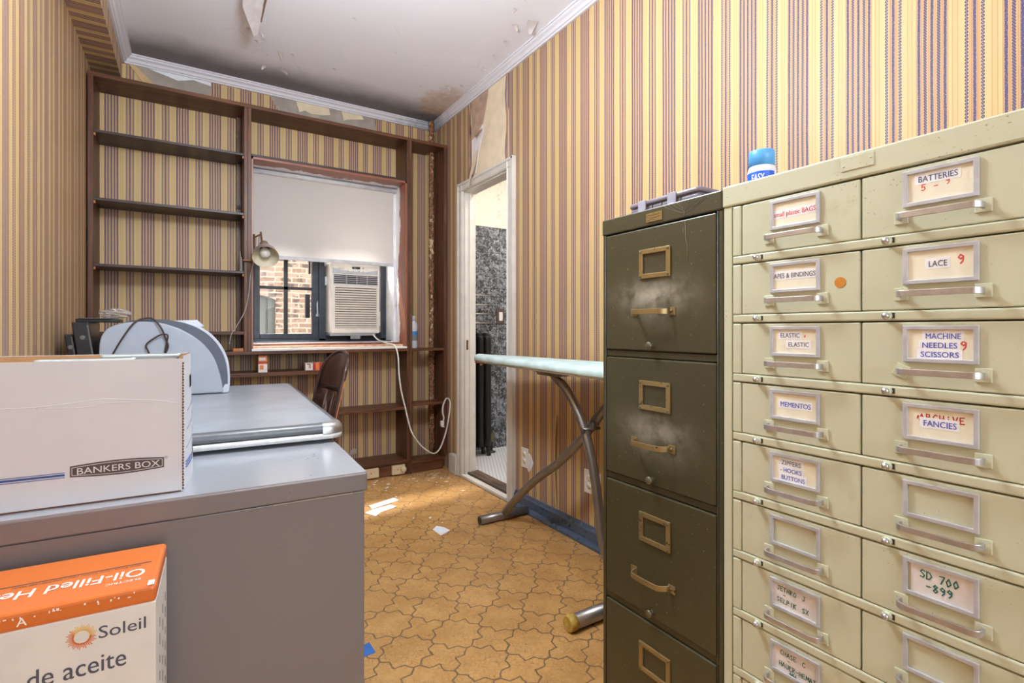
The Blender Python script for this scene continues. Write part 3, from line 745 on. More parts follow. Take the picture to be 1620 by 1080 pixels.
# exterior alley
k = MB()
HX0, HX1, HZ0 = 0.62, 1.110, -2.0
arch = [(HX0, 1.40)] + [(HX0 + (HX1 - HX0) * t, 1.50 + 0.06 * math.sin(PI * t)) for t in (0.02, 0.25, 0.5, 0.75, 0.98)] + [(HX1, 1.40)]
k.box(-6, HX0, 8.5, 8.8, -3, 7.5); k.box(HX1, 9, 8.5, 8.8, -3, 7.5); k.box(HX0, HX1, 8.5, 8.8, 1.62, 7.5); k.box(HX0, HX1, 8.5, 8.8, -3, HZ0)
k.prism([(HX0, 1.62), (HX0, 1.50)] + [(HX0 + (HX1 - HX0) * t, 1.50 + 0.07 * math.sin(PI * t)) for t in (0.1, 0.25, 0.5, 0.75, 0.9)] + [(HX1, 1.50), (HX1, 1.62)], 8.5, 8.8, 'Y')
struct(k.build('wall_exterior', 'brick'), 'pale painted brick wall across the alley with an arched opening', 'brick wall')
k = MB(); k.box(HX0, HX1, 8.66, 8.72, HZ0, 1.62); k.box(HX1 - 0.10, HX1, 8.60, 8.66, HZ0, 1.60)
struct(k.build('door_2', 'ext_door'), 'grey shuttered opening under the brick arch outside', 'shutter')
struct(MB().box(-6, 9, 4.2, 8.6, -3.1, -3.0).build('ground_exterior', 'ext_ground'), 'concrete ground of the alley outside', 'ground')

# ---- damage: bare plaster, curled paper, flakes (all belong to their surface)
def patch(poly, axis, d0, d1, name, mat, parent):
    k = MB(); k.prism(poly, d0, d1, axis); return k.build(name, mat, parent)
# over the doorway, right wall : (Y, Z) outlines
patch([(3.20, 2.66), (2.70, 2.66), (2.672, 2.40), (2.668, 2.10), (2.74, 2.085), (2.90, 2.10), (3.06, 2.10), (3.12, 2.085), (3.17, 2.20), (3.155, 2.40), (3.185, 2.55)], 'X', XW - 0.002, XW, 'bare_patch', 'peel_cream', wr)
patch([(3.18, 2.655), (2.92, 2.655), (2.93, 2.58), (2.99, 2.43), (3.03, 2.36), (3.10, 2.34), (3.155, 2.36), (3.15, 2.50), (3.165, 2.58)], 'X', XW - 0.0035, XW - 0.002, 'bare_patch', 'peel_brown', wr)
patch([(3.15, 2.36), (3.08, 2.375), (3.00, 2.42), (2.985, 2.37), (3.03, 2.30), (3.07, 2.20), (3.09, 2.12), (3.14, 2.12), (3.15, 2.25)], 'X', XW - 0.0045, XW - 0.002, 'bare_patch', 'peel_white', wr)
patch([(3.19, 2.40), (3.165, 2.42), (3.155, 2.30), (3.145, 2.12), (3.18, 2.11), (3.20, 2.22)], 'X', XW - 0.0045, XW - 0.002, 'bare_patch', 'peel_brown', wr)
k = MB()       # torn tongue hanging over the casing
tongue = []
for i, (yc, zc, hw, o) in enumerate([(3.09, 2.26, 0.030, 0.006), (3.095, 2.18, 0.034, 0.014), (3.105, 2.11, 0.030, 0.030), (3.115, 2.06, 0.020, 0.038), (3.12, 2.015, 0.004, 0.036)]):
    tongue += [(XW - o, yc + hw, zc), (XW - o - 0.004, yc - hw, zc + 0.012)]
k.add(tongue, [(2 * i, 2 * i + 1, 2 * i + 3, 2 * i + 2) for i in range(4)], 0, True)
k.build('paper_tongue', 'peel_cream', wr)
k = MB()
k.add([(XW - 0.004, 3.07, 2.37), (XW - 0.05, 3.03, 2.345), (XW - 0.035, 2.985, 2.37), (XW - 0.004, 3.00, 2.395), (XW - 0.03, 3.035, 2.33)], [(0, 4, 1), (0, 1, 3), (1, 2, 3)], 0, True)
k.build('paper_curl', 'peel_brown', wr)
k = MB()       # lifted wallpaper edges each side of the patch
for y0, sg in ((3.165, 1), (2.688, -1)):
    pts = []
    for i in range(9):
        z = 2.08 + i * 0.07; q = 0.010 + 0.006 * math.sin(i * 1.3)
        pts += [(XW - 0.001, y0 + sg * 0.016, z), (XW - 0.006, y0 + sg * 0.006, z), (XW - q, y0 - sg * 0.006, z)]
    k.add(pts, [(3 * i + j, 3 * i + j + 1, 3 * i + 4 + j, 3 * i + 3 + j) for i in range(8) for j in range(2)], 0, True)
k.build('paper_edge', 'paper_side', wr)
# plaster hole near the outlet
patch([(2.452, 0.335), (2.43, 0.325), (2.405, 0.285), (2.425, 0.245), (2.455, 0.225), (2.47, 0.25)], 'X', XW - 0.003, XW, 'bare_patch', 'peel_white', wr)
k = MB(); pts = []
for i in range(10):
    z = 0.10 + i * 0.055; q = 0.020 * math.sin(PI * min(1, (10 - i) / 10)) * (1 - 0.04 * i) + 0.001
    pts += [(XW - 0.0008, 2.235, z), (XW - 0.3 * q - 0.001, 2.205, z), (XW - q - 0.001, 2.178, z)]
k.add(pts, [(3 * i + j, 3 * i + j + 1, 3 * i + 4 + j, 3 * i + 3 + j) for i in range(9) for j in range(2)], 0, True)
k.build('paper_seam', 'paper_side', wr)
# far wall above the bookcase: (X, Z)
patch([(-0.30, 2.63), (0.115, 2.63), (0.115, 2.47), (0.02, 2.46), (-0.08, 2.47), (-0.20, 2.55)], 'Y', YB - 0.002, YB, 'bare_patch', 'plaster_grey', wb)
patch([(-0.31, 2.632), (-0.28, 2.63), (-0.19, 2.545), (-0.04, 2.455), (-0.15, 2.455), (-0.235, 2.53)], 'Y', YB - 0.006, YB - 0.002, 'paper_flap', 'kraft_flap', wb)
patch([(-0.24, 2.632), (0.115, 2.632), (0.115, 2.60), (0.02, 2.615), (-0.06, 2.590), (-0.15, 2.61)], 'Y', YB - 0.004, YB - 0.002, 'bare_patch', 'reveal', wb)
patch([(0.455, 2.632), (1.165, 2.632), (1.20, 2.45), (0.60, 2.45), (0.52, 2.52)], 'Y', YB - 0.002, YB, 'bare_patch', 'plaster_grey', wb)
patch([(0.62, 2.63), (0.84, 2.63), (0.85, 2.58), (0.79, 2.565), (0.72, 2.56), (0.68, 2.575), (0.645, 2.555)], 'Y', YB - 0.005, YB - 0.002, 'bare_patch', 'peel_cream', wb)
patch([(0.93, 2.625), (1.07, 2.63), (1.09, 2.60), (1.02, 2.585), (0.97, 2.575), (0.945, 2.56)], 'Y', YB - 0.005, YB - 0.002, 'bare_patch', 'peel_cream', wb)
patch([(0.52, 2.50), (0.60, 2.455), (0.50, 2.44), (0.47, 2.49)], 'Y', YB - 0.008, YB - 0.002, 'paper_flap', 'peel_cream', wb)
patch([(1.05, 2.47), (1.17, 2.49), (1.20, 2.445), (1.06, 2.445)], 'Y', YB - 0.008, YB - 0.002, 'paper_flap', 'peel_cream', wb)
patch([(0.985, 0.135), (1.035, 0.14), (1.04, 0.17), (1.02, 0.18), (0.99, 0.165)], 'Y', YB - 0.002, YB, 'bare_patch', 'plaster_grey', wb)
# ceiling flakes: small curled chips, and one long hanging strip
def flake(x, y, L, w, ang, drop):
    k = MB(); ca, sa = math.cos(ang), math.sin(ang); pts = []; n = 5
    for i in range(n):
        t = i / (n - 1); z = ZC - 0.0015 - drop * t ** 1.8; ww = w * (1 - 0.75 * t)
        for s in (-1, 1):
            a = L * t * (1 - 0.25 * t); bb = s * ww / 2
            pts.append((x + ca * a - sa * bb, y + sa * a + ca * bb, z))
    k.add(pts, [(2 * i, 2 * i + 1, 2 * i + 3, 2 * i + 2) for i in range(n - 1)], 0, True)
    a = []
    for s in range(9):
        tt = 2 * PI * s / 9; rr = random.uniform(0.5, 0.8)
        a.append((x + ca * L * 0.25 + math.cos(tt) * w * rr * 0.7, y + sa * L * 0.25 + math.sin(tt) * w * rr * 0.5, ZC - 0.0008))
    k.add(a, [tuple(range(9))], 1)
    return k.build('peeling_paint', ['flake', 'flake_under'], ce)
for x, y, L, w_, a, dr in [(0.30, 3.03, .05, .04, .6, .02), (0.27, 3.09, .04, .03, 2.0, .02), (0.33, 3.10, .05, .03, 1.0, .02), (0.36, 3.17, .06, .035, 2.6, .022), (0.31, 3.20, .04, .03, .2, .015),
        (0.44, 3.26, .09, .03, 1.0, .03), (0.39, 3.33, .03, .02, 2.2, .01), (0.505, 3.25, .05, .03, .3, .012), (0.753, 3.29, .05, .03, .2, .01), (0.47, 3.46, .12, .08, .4, .035), (0.40, 3.47, .08, .06, 2.2, .03),
        (1.45, 3.12, .08, .05, .5, .025), (1.52, 3.06, .08, .03, .2, .02), (1.30, 3.20, .05, .02, 1.2, .015), (1.54, 2.78, .07, .03, .9, .015), (1.52, 2.62, .10, .02, .8, .012), (1.50, 2.46, .06, .04, .3, .015),
        (1.46, 2.30, .10, .05, .6, .02), (1.53, 2.22, .16, .10, 1.2, .045), (1.40, 2.18, .06, .03, 1.9, .02), (1.38, 2.06, .07, .03, 1.2, .02), (1.02, 2.90, .04, .02, .9, .01), (0.72, 2.70, .04, .02, 0.1, .01)]:
    flake(x, y, L * 0.62, w_ * 0.6, a, dr * 0.6)
k = MB()       # long strip of paint hanging at the top edge of the view
k.add([(0.20, 2.62, ZC - .001), (0.30, 2.64, ZC - .001), (0.22, 2.82, ZC - .05), (0.31, 2.83, ZC - .02), (0.285, 3.00, ZC - .085), (0.305, 3.0, ZC - .07)], [(0, 1, 3, 2), (2, 3, 5, 4)], 0, True)
k.box(0.312, 0.322, 2.75, 2.99, ZC - .006, ZC - .0005, 1)
k.build('peeling_paint', ['flake', 'flake_under'], ce)

# ================================================================== BOOKCASE
bc = thing('bookcase', 'built-in dark brown bookcase surrounding the window on the far wall', 'bookcase', (0.60, YF, 0))
OFF = tuple(bc.location)
YK = YB - 0.002
BL, BR = -0.466, 1.655
Zt0, Zt1 = 2.424, 2.446
def board(name, x0, x1, z0, z1, mat='wood', y0=YF, y1=None, bev=0.002):
    return MB(OFF).box(x0, x1, y0, YK if y1 is None else y1, z0, z1).build(name, mat, bc, bev)
k = MB(OFF); k.prism([(BL, YF), (BR + 0.003, YF), (BR + 0.003, YK), (1.628, YK), (1.628, 3.694), (1.572, 3.694), (1.572, YK), (BL, YK)], Zt0, Zt1, 'Z'); k.build('top_board', 'wood', bc, 0.002)
board('side_panel', BL, -0.441, 0, Zt0, 'woodv'); board('side_panel', BR - 0.026, BR, 0.11, Zt0, 'woodv')
board('divider', 0.284, 0.304, 0.914, Zt0, 'woodv'); board('divider', 0.304, 0.3245, 0.914, Zt0, 'woodv', YF + 0.002)
board('divider', 1.336, 1.352, 0.0, Zt0, 'woodv'); board('divider', 1.352, 1.372, 0.0, Zt0, 'woodv', YF - 0.003)
board('divider', 0.828, 0.850, 0.0, 0.893, 'woodv')
for z in (2.137, 1.769, 1.409): board('shelf', -0.441, 0.284, z - 0.015, z, 'darkshelf', YF + 0.004)
board('shelf', -0.441, 0.284, 1.018, 1.038, 'wood', YF + 0.004)
board('shelf', -0.441, 1.336, 0.893, 0.914, 'wood', YF - 0.004)
board('shelf', -0.441, 0.828, 0.754, 0.779, 'wood', YF + 0.004)
board('shelf', 0.850, 1.336, 0.470, 0.491, 'wood'); board('shelf', 0.850, 1.336, 0.087, 0.106, 'wood', YF - 0.004)
board('shelf', 1.372, BR - 0.026, 0.892, 0.912, 'wood', YF + 0.004, 3.688); board('shelf', 1.372, BR - 0.026, 0.487, 0.507, 'wood', YF + 0.004, 3.688)
board('shelf', 1.372, BR - 0.026, 0.070, 0.092, 'wood', YF + 0.002, 3.688)
board('header', 0.3248, 1.3355, 2.1255, 2.1400, 'darkshelf', YF - 0.002)
board('toe_kick', 0.850, 1.336, 0.0, 0.087, 'wood', YF + 0.012, YF + 0.030); board('toe_kick', 1.372, BR - 0.03, 0.0, 0.070, 'wood', YF + 0.008, YF + 0.026)
board('toe_kick', -0.441, 0.828, 0.0, 0.087, 'wood', YF + 0.02, YF + 0.04)
board('back_strip', 0.255, 0.284, 0.914, Zt0, 'woodv', 3.755); 
for z in (2.118, 1.750, 1.390):
    for x in (-0.441, 0.276): MB(OFF).box(x, x + 0.008, YF + 0.010, YF + 0.03, z - 0.012, z + 0.003).build('shelf_pin', 'bare_wood', bc)
k = MB(OFF); k.lathe([(0.0, 0), (0.014, 0), (0.014, 0.004), (0.006, 0.006), (0.006, 0.012), (0.0, 0.014)], axis_mat((0.268, 3.755, 1.84), (0, -1, 0)), 14); k.build('hook', 'zinc', bc)

# heating riser in the right bay
pp = MB((1.600, 3.722, 0)); zs = [0.092 + i * (ZC - 0.095) / 60 for i in range(61)]
pp.tube([(1.600 + random.uniform(-.0012, .0012), 3.722, z) for z in zs], [0.0205 + random.uniform(-.0012, .0016) for _ in zs], 16)
pp.tube([(1.600, 3.722, 2.47), (1.600, 3.722, 2.56)], 0.024, 14)
po = pp.build('heating_pipe', 'pipe'); po.location = (1.600, 3.722, 0)
tag(po, 'brown flaking vertical heating pipe running through the right bookcase bay', 'pipe')

# ---- small things on the bookcase
def named(name, label, cat, loc, group=None, rotz=0.0): return thing(name, label, cat, loc, rotz, group)
bt = named('plastic_bottle', 'white plastic bottle with blue label on the shelf right of the window', 'bottle', (1.412, 3.62, 0.912))
k = MB(); k.lathe([(0.0, 0), (0.028, 0), (0.030, 0.004), (0.030, 0.165), (0.026, 0.185), (0.012, 0.198), (0.011, 0.212)], None, 24); k.build('body', 'bottle', bt)
k = MB(); k.lathe([(0.0135, 0.204), (0.0135, 0.236), (0.012, 0.240), (0.0, 0.240)], None, 18); k.build('cap', 'bottle', bt)
k = MB(); k.lathe([(0.0305, 0.055), (0.0305, 0.125)], None, 20, 1, False, True, (R(-130), R(40))); k.lathe([(0.0308, 0.095), (0.0308, 0.122)], None, 20, 0, False, True, (R(-130), R(-30)))
k.build('label', ['bottle_label', 'bottle_label2'], bt)

def carton(name, label, loc, sx, sy, sz, bands, group):
    t = named(name, label, 'box', loc, group)
    MB().box(-sx / 2, sx / 2, 0, sy, 0, sz).build('carton_body', 'bulbbox_white', t, 0.001)
    for i, (a0, a1, z0, z1, mt) in enumerate(bands):
        MB().box(a0, a1, -0.0006 - 0.0003 * i, 0.0007, z0, z1).build('printed_panel', mt, t)
    return t
carton('bulb_carton', 'tall orange and white light bulb carton standing under the window sill', (0.392, 3.575, 0.779), 0.052, 0.052, 0.108,
       [(-0.026, 0.026, 0.052, 0.108, 'bulbbox_orange'), (-0.022, 0.016, 0.075, 0.094, 'bulbbox_white'), (-0.026, 0.026, 0.056, 0.068, 'bulbbox_red'), (-0.018, 0.004, 0.018, 0.046, 'bulbbox_orange')], 'light bulb cartons')
carton('bulb_carton', 'small white carton with brown bulb print lying left of the orange one', (0.668, 3.575, 0.779), 0.046, 0.05, 0.050,
       [(-0.014, 0.012, 0.038, 0.044, 'kraft_dark'), (-0.002, 0.012, 0.014, 0.040, 'kraft'), (-0.023, 0.023, -0.0, 0.003, 'bulbbox_red')], 'light bulb cartons')
carton('bulb_carton', 'small orange and red carton lying next to the chair back', (0.722, 3.575, 0.779), 0.056, 0.05, 0.052,
       [(-0.028, -0.010, 0.0, 0.052, 'bulbbox_red'), (-0.012, 0.010, 0.0, 0.052, 'bulbbox_orange'), (0.010, 0.028, 0.0, 0.052, 'bulbbox_red')], 'light bulb cartons')
k = MB((0.26, YF + 0.03, 0.914)); k.box(0.225, 0.282, YF + 0.01, YF + 0.07, 0.9142, 0.934)
o = k.build('wood_block', 'bare_wood', None, 0.002); o.location = (0.26, YF + 0.03, 0.914); tag(o, 'small wooden block on the shelf left of the window', 'block')
k = MB((0.276, 3.62, 1.4092)); k.prism([(3.60, 1.4095), (3.70, 1.4095), (3.695, 1.50), (3.66, 1.545), (3.64, 1.51), (3.60, 1.50)], 0.270, 0.2715, 'X'); k.prism([(3.59, 1.4095), (3.66, 1.4095), (3.655, 1.51), (3.60, 1.49)], 0.2755, 0.277, 'X')
o = k.build('folded_paper', 'card2', None); o.location = (0.276, 3.62, 1.4092); tag(o, 'pale folded papers standing against the divider on the third shelf', 'paper')

# surface sockets on the toe kick
for i, (x, lab) in enumerate(((1.076, 'ivory surface socket box on the bookcase plinth beside the grey cabinet'), (1.268, 'ivory surface socket box with round dial, nearer the doorway'))):
    t = named('socket_box', lab, 'socket', (x, YF + 0.012, 0.012), 'ivory plinth sockets')
    k = MB(); k.box(-0.048, 0.048, -0.028, 0, 0, 0.066); k.build('housing', 'ivory', t, 0.004)
    k = MB(); k.lathe([(0.0, 0), (0.0035, 0.0), (0.0035, 0.0015), (0, 0.0015)], axis_mat((-0.008, -0.028, 0.036), (0, -1, 0)), 10); k.build('screw', 'kraft_dark', t)
    if i:
        k = MB(); k.lathe([(0.0, 0), (0.020, 0.0), (0.020, 0.010), (0.016, 0.014), (0, 0.014)], axis_mat((0.034, -0.028, 0.034), (0, -1, 0)), 20); k.build('dial', 'ivory', t)

# wall outlets on the right wall
def wall_outlet(label, y, z, w2, n):
    t = named('wall_outlet', label, 'outlet', (XW, y, z), 'outlets on the right wall')
    k = MB(); k.box(-0.006, -0.0003, -w2, w2, -0.057, 0.057); k.build('cover_plate', 'white_plastic', t, 0.002)
    for j in range(n):
        yy = (j - (n - 1) / 2) * 0.046
        for zz in (-0.020, 0.020):
            k = MB(); k.lathe([(0.0, 0.0), (0.0165, 0.0), (0.0165, 0.002), (0, 0.002)], axis_mat((-0.006, yy, zz), (-1, 0, 0)), 18)
            k.box(-0.0086, -0.0078, yy - 0.007, yy - 0.005, zz - 0.004, zz + 0.006, 1); k.box(-0.0086, -0.0078, yy + 0.005, yy + 0.007, zz - 0.004, zz + 0.006, 1)
            k.build('receptacle', ['card', 'kraft_dark'], t)
wall_outlet('white duplex outlet beside the plaster hole right of the doorway', 2.490, 0.302, 0.036, 1)
wall_outlet('white double outlet behind the ironing board leg', 1.895, 0.305, 0.060, 2)

# ---- clamp lamp on the divider
la = named('clamp_lamp', 'taupe spring-arm lamp with bell shade hanging at the left of the window', 'lamp', (0.352, YF, 1.56))
LO = tuple(la.location)
ap = Vector((0.385, 3.455, 1.575)); ax = Vector((-0.02, -0.60, -0.52)).normalized()   # from neck to rim
mt = axis_mat(ap, ax)
k = MB(LO); k.lathe([(0.020, 0.0), (0.024, 0.003), (0.025, 0.045), (0.030, 0.052), (0.048, 0.075), (0.064, 0.105), (0.072, 0.140), (0.0735, 0.148)], mt, 32, 0, False)
k.lathe([(0.0725, 0.148), (0.0705, 0.140), (0.062, 0.105), (0.046, 0.076), (0.026, 0.054)], mt, 32, 1, False)
k.lathe([(0.0735, 0.148), (0.0725, 0.148)], mt, 32, 0, False); k.lathe([(0.0, 0.0), (0.020, 0.0)], mt, 20, 0, False)
k.build('shade', ['lamp_out', 'lamp_in'], la)
k = MB(LO); k.lathe([(0.013, 0.045), (0.016, 0.070), (0.026, 0.085), (0.030, 0.100), (0.028, 0.116), (0.016, 0.128), (0.0, 0.131)], mt, 24); k.build('bulb', 'bulb', la)
k = MB(LO)
k.tube([(0.382, 3.50, 1.555), (0.374, 3.52, 1.655)], 0.0055, 8); k.tube([(0.340, 3.53, 1.50), (0.338, 3.535, 1.640)], 0.0055, 8); k.tube([(0.338, 3.535, 1.62), (0.374, 3.52, 1.640)], 0.005, 8)
k.tube([(0.340, 3.53, 1.51), (0.382, 3.46, 1.56)], 0.006, 8)
k.build('arm', 'rust', la)
for (x0, y0, z0), (x1, y1, z1) in (((0.344, 3.528, 1.54), (0.348, 3.524, 1.62)), ((0.362, 3.515, 1.555), (0.366, 3.512, 1.635))):
    k = MB(LO); a = Vector((x0, y0, z0)); b = Vector((x1, y1, z1)); pts = []
    for i in range(72):
        t = i / 71; p = a.lerp(b, t); th = t * 2 * PI * 9
        pts.append((p.x + 0.006 * math.cos(th), p.y + 0.006 * math.sin(th), p.z))
    k.tube(pts, 0.0013, 5); k.build('spring', 'rust', la)
k = MB(LO); k.box(0.322, 0.348, YF - 0.030, YF - 0.004, 1.475, 1.515); k.box(0.276, 0.348, YF - 0.022, YF - 0.004, 1.470, 1.480); k.build('clamp', 'rust', la, 0.002)
k = MB(LO); k.tube(smooth_path([(0.335, YF - 0.02, 1.47), (0.318, YF - 0.012, 1.38), (0.310, YF - 0.010, 1.28), (0.290, YF - 0.010, 1.17), (0.245, YF - 0.012, 1.075), (0.215, YF - 0.010, 1.02), (0.205, YF - 0.008, 0.96)]), 0.0028, 8); k.build('cord', 'cable_grey', la)

# ---- window air conditioner
ac = named('window_air_conditioner', 'white upright air conditioner standing in the right half of the window', 'air conditioner', (1.036, 3.86, 0.985))
AO = tuple(ac.location); AX0, AX1, AY, AZ0, AZ1 = 0.857, 1.214, 3.800, 1.022, 1.538
MB(AO).box(AX0, AX1, AY, 4.08, AZ0, AZ1).build('housing', 'ac', ac, 0.010, 3)
k = MB(AO); k.box(AX0 + 0.010, AX1 - 0.014, AY - 0.005, AY + 0.002, 1.458, 1.522); cp = k.build('control_panel', 'ac', ac, 0.004)
k = MB(AO); k.prism([(AX0 + 0.012, 1.462), (AX1 - 0.016, 1.462), (AX1 - 0.016, 1.492), (AX0 + 0.25, 1.474), (AX0 + 0.12, 1.476), (AX0 + 0.012, 1.496)], AY - 0.0062, AY - 0.004, 'Y'); k.build('grey_sweep', 'ac_grey', cp)
k = MB(AO); k.box(AX0 + 0.150, AX0 + 0.208, AY - 0.008, AY - 0.004, 1.492, 1.510); k.build('display', 'lcd', cp, 0.001)
k = MB(AO); k.text('KENMORE', face_negy(AX0 + 0.052, AY - 0.0066, 1.489), 0.010, 0, 'LEFT', 0.040)
k.text('0:00', face_negy(AX0 + 0.160, AY - 0.0084, 1.497), 0.011, 1)
k.build('lettering', ['print_grey', 'ac_grey'], cp)
for x in (0.118, 0.160, 0.200, 0.232):
    k = MB(AO); k.lathe([(0.0, 0), (0.005, 0), (0.005, 0.003), (0, 0.003)], axis_mat((AX0 + x, AY - 0.0055, 1.478), (0, -1, 0)), 12); k.build('button', 'ac_grey', cp)
k = MB(AO); k.lathe([(0.0, 0), (0.0075, 0), (0.0065, 0.005), (0, 0.005)], axis_mat((AX0 + 0.232, AY - 0.0055, 1.502), (0, -1, 0)), 14); k.build('button', 'ac_grey', cp)
MB(AO).box(AX0 + 0.022, AX1 - 0.020, AY - 0.0015, AY + 0.004, 1.384, 1.446).build('vent_opening', 'ac_dark', ac)
k = MB(AO); k.frame(AX0 + 0.018, AX1 - 0.016, 1.380, 1.450, 0.004, AY - 0.006, AY, 'Y')
for z in (1.396, 1.410, 1.424, 1.438): k.box(AX0 + 0.022, AX1 - 0.02, AY - 0.005, AY - 0.001, z - 0.0022, z + 0.0022)
for x in (0.11, 0.185, 0.262): k.box(AX0 + x - 0.002, AX0 + x + 0.002, AY - 0.0055, AY - 0.001, 1.384, 1.446)
k.build('air_grille', 'ac_grey', ac)
MB(AO).box(AX0 + 0.030, AX1 - 0.026, AY - 0.001, AY + 0.004, 1.060, 1.366).build('louvre_backing', 'ac_slot', ac)
for i in range(18):
    z = 1.066 + i * 0.0172
    k = MB(AO); k.prism([(AY + 0.001, z), (AY - 0.009, z - 0.003), (AY - 0.009, z + 0.0035), (AY + 0.001, z + 0.009)], AX0 + 0.028, AX1 - 0.024, 'X'); k.build('louvre', 'ac', ac)
k = MB(AO); k.box(AX0 - 0.004, AX1 - 0.03, AY + 0.004, 3.95, AZ0 - 0.018, AZ0 - 0.001); k.build('base_rail', 'zinc', ac, 0.002)
k = MB(AO); k.box(1.000, 1.070, AY + 0.010, AY + 0.02, 0.980, AZ0 - 0.002); k.box(1.018, 1.052, AY - 0.002, AY + 0.02, 0.992, 1.000); k.build('mounting_bracket', 'zinc', ac, 0.002)
k = MB(AO); k.box(AX1 - 0.002, AX1 + 0.010, AY + 0.02, AY + 0.05, 1.075, 1.185); k.build('side_latch', 'ac', ac, 0.003)
cord_pts = [(1.160, 3.80, 1.015), (1.185, 3.74, 0.972), (1.215, 3.62, 0.948), (1.236, 3.530, 0.935), (1.250, 3.500, 0.86), (1.256, 3.50, 0.741), (1.272, 3.50, 0.62), (1.298, 3.50, 0.513), (1.345, 3.50, 0.328), (1.400, 3.50, 0.235), (1.452, 3.50, 0.180), (1.517, 3.50, 0.138), (1.560, 3.50, 0.155), (1.593, 3.50, 0.208), (1.625, 3.50, 0.300), (1.644, 3.50, 0.391), (1.656, 3.502, 0.475), (1.652, 3.503, 0.518), (1.635, 3.503, 0.535), (1.618, 3.503, 0.526), (1.598, 3.502, 0.48), (1.594, 3.50, 0.43), (1.603, 3.50, 0.395), (1.598, 3.50, 0.365)]
k = MB(AO); k.tube(smooth_path(cord_pts), 0.0055, 10); pc = k.build('power_cord', 'cable_white', ac)
k = MB(AO); k.box(1.578, 1.602, 3.488, 3.512, 0.330, 0.370); k.box(1.590, 1.606, 3.490, 3.494, 0.322, 0.330); k.box(1.590, 1.606, 3.506, 3.510, 0.322, 0.330); k.build('plug', 'cable_white', pc, 0.003)

# ================================================================== DESK (turned 2.6 degrees)
RD = R(-2.6)
dk = thing('desk', 'steel desk with grey linoleum top and rounded metal-capped edge', 'desk', (0.409, 1.640, 0.0), RD)
DXL, DYL = -0.845, 1.370
rings = [(0.020, 0.729), (0.008, 0.729), (0.001, 0.735), (0.000, 0.742), (0.002, 0.750), (0.008, 0.757), (0.016, 0.7595), (0.024, 0.760)]
k = MB(); k.slab(DXL, 0, 0, DYL, 0.040, rings, 1, 8, True, True, 0); k.build('desk_top', ['lino', 'lino_edge'], dk)
k = MB(); k.slab(DXL, 0.001, -0.001, DYL, 0.040, [(0.004, 0.712), (0.0, 0.713), (-0.001, 0.720), (0.0, 0.728), (0.006, 0.729)], 0, 8); k.build('edge_strip', 'strip_alu', dk)
k = MB()       # polished corner cap wrapping the near right corner
prof_c = [(-0.002, 0.7285), (-0.0020, 0.742), (0.000, 0.7515), (0.006, 0.7590), (0.015, 0.7612), (0.030, 0.7618)]
pts = []; r0 = 0.040; cols = 0
for ins, z in prof_c:
    rr = max(r0 - ins, 0.0005); row = [(-0.062, ins, z)]
    for q in range(9):
        a = R(-90 + 90 * q / 8); row.append((-r0 + rr * math.cos(a), r0 + rr * math.sin(a), z))
    row.append((-ins, 0.062, z)); cols = len(row); pts += row
k.add(pts, [(i * cols + j, i * cols + j + 1, (i + 1) * cols + j + 1, (i + 1) * cols + j) for i in range(len(prof_c) - 1) for j in range(cols - 1)], 0, True)
k.build('corner_cap', 'alu', dk)
def pedestal(y0, y1):
    p = MB().box(-0.79, -0.022, y0, y1, 0.06, 0.712).build('pedestal', 'desk_steel', dk, 0.006)
    MB().box(-0.75, -0.06, y0 + 0.02, y1 - 0.02, 0.0, 0.06).build('plinth', 'black', p)
    return p
p1 = pedestal(0.052, 0.46)
for z0, z1 in ((0.50, 0.69), (0.29, 0.48), (0.08, 0.27)):
    MB().box(-0.023, -0.012, 0.066, 0.446, z0, z1).build('drawer_front', 'desk_steel', p1, 0.003)
    k = MB(); k.tube([(-0.012, 0.21, z1 - 0.06), (0.004, 0.215, z1 - 0.06), (0.004, 0.295, z1 - 0.06), (-0.012, 0.30, z1 - 0.06)], 0.004, 8); k.build('drawer_pull', 'alu', p1)
pedestal(1.24, 1.34)
MB().box(-0.79, -0.77, 0.46, 1.24, 0.20, 0.712).build('modesty_panel', 'desk_steel', dk)

# ---- grey storage cabinet in front of the desk
gc = thing('grey_cabinet', 'low grey steel cabinet with shiny top holding the white storage box', 'cabinet', (0.371, 1.258, 0.0), R(-2.3))
MB().box(-0.815, -0.006, 0.006, 0.430, 0.0, 0.652).build('body', 'greycab', gc, 0.002)
k = MB(); k.box(-0.822, 0, 0, 0.424, 0.654, 0.6985); k.build('lid', ['greycab'], gc, 0.004)
MB().box(-0.820, -0.002, 0.0025, 0.4225, 0.6980, 0.7000).build('top_sheet', 'greytop', gc)
k = MB(); k.prism([(-0.21, 0.6515), (-0.035, 0.6515), (-0.035, 0.6535), (-0.21, 0.6535)], 0.001, 0.007, 'Y'); k.build('seam_highlight', 'alu', gc)
k = MB(); k.lathe([(0.0035, 0), (0.0035, 0.0012), (0.0028, 0.0014), (0.0, 0.0012)], axis_mat((-0.175, 0.0005, 0.678), (0, -1, 0)), 14); k.build('rivet', 'greycab', gc)

# ---- white storage box on the cabinet
sb = thing('storage_box', 'open white cardboard archive box with brown emblem on the grey cabinet', 'box', (-0.012, 1.318, 0.7008), R(-2.6))
W_, D_, H_ = -0.412, 0.300, 0.286
k = MB()
tk = 0.004
k.box(W_, 0, 0, tk, 0, H_); k.box(W_, 0, D_ - tk, D_, 0, H_ + 0.001); k.box(W_, W_ + tk, tk, D_ - tk, 0, H_); k.box(W_, 0, tk, D_ - tk, 0, tk)
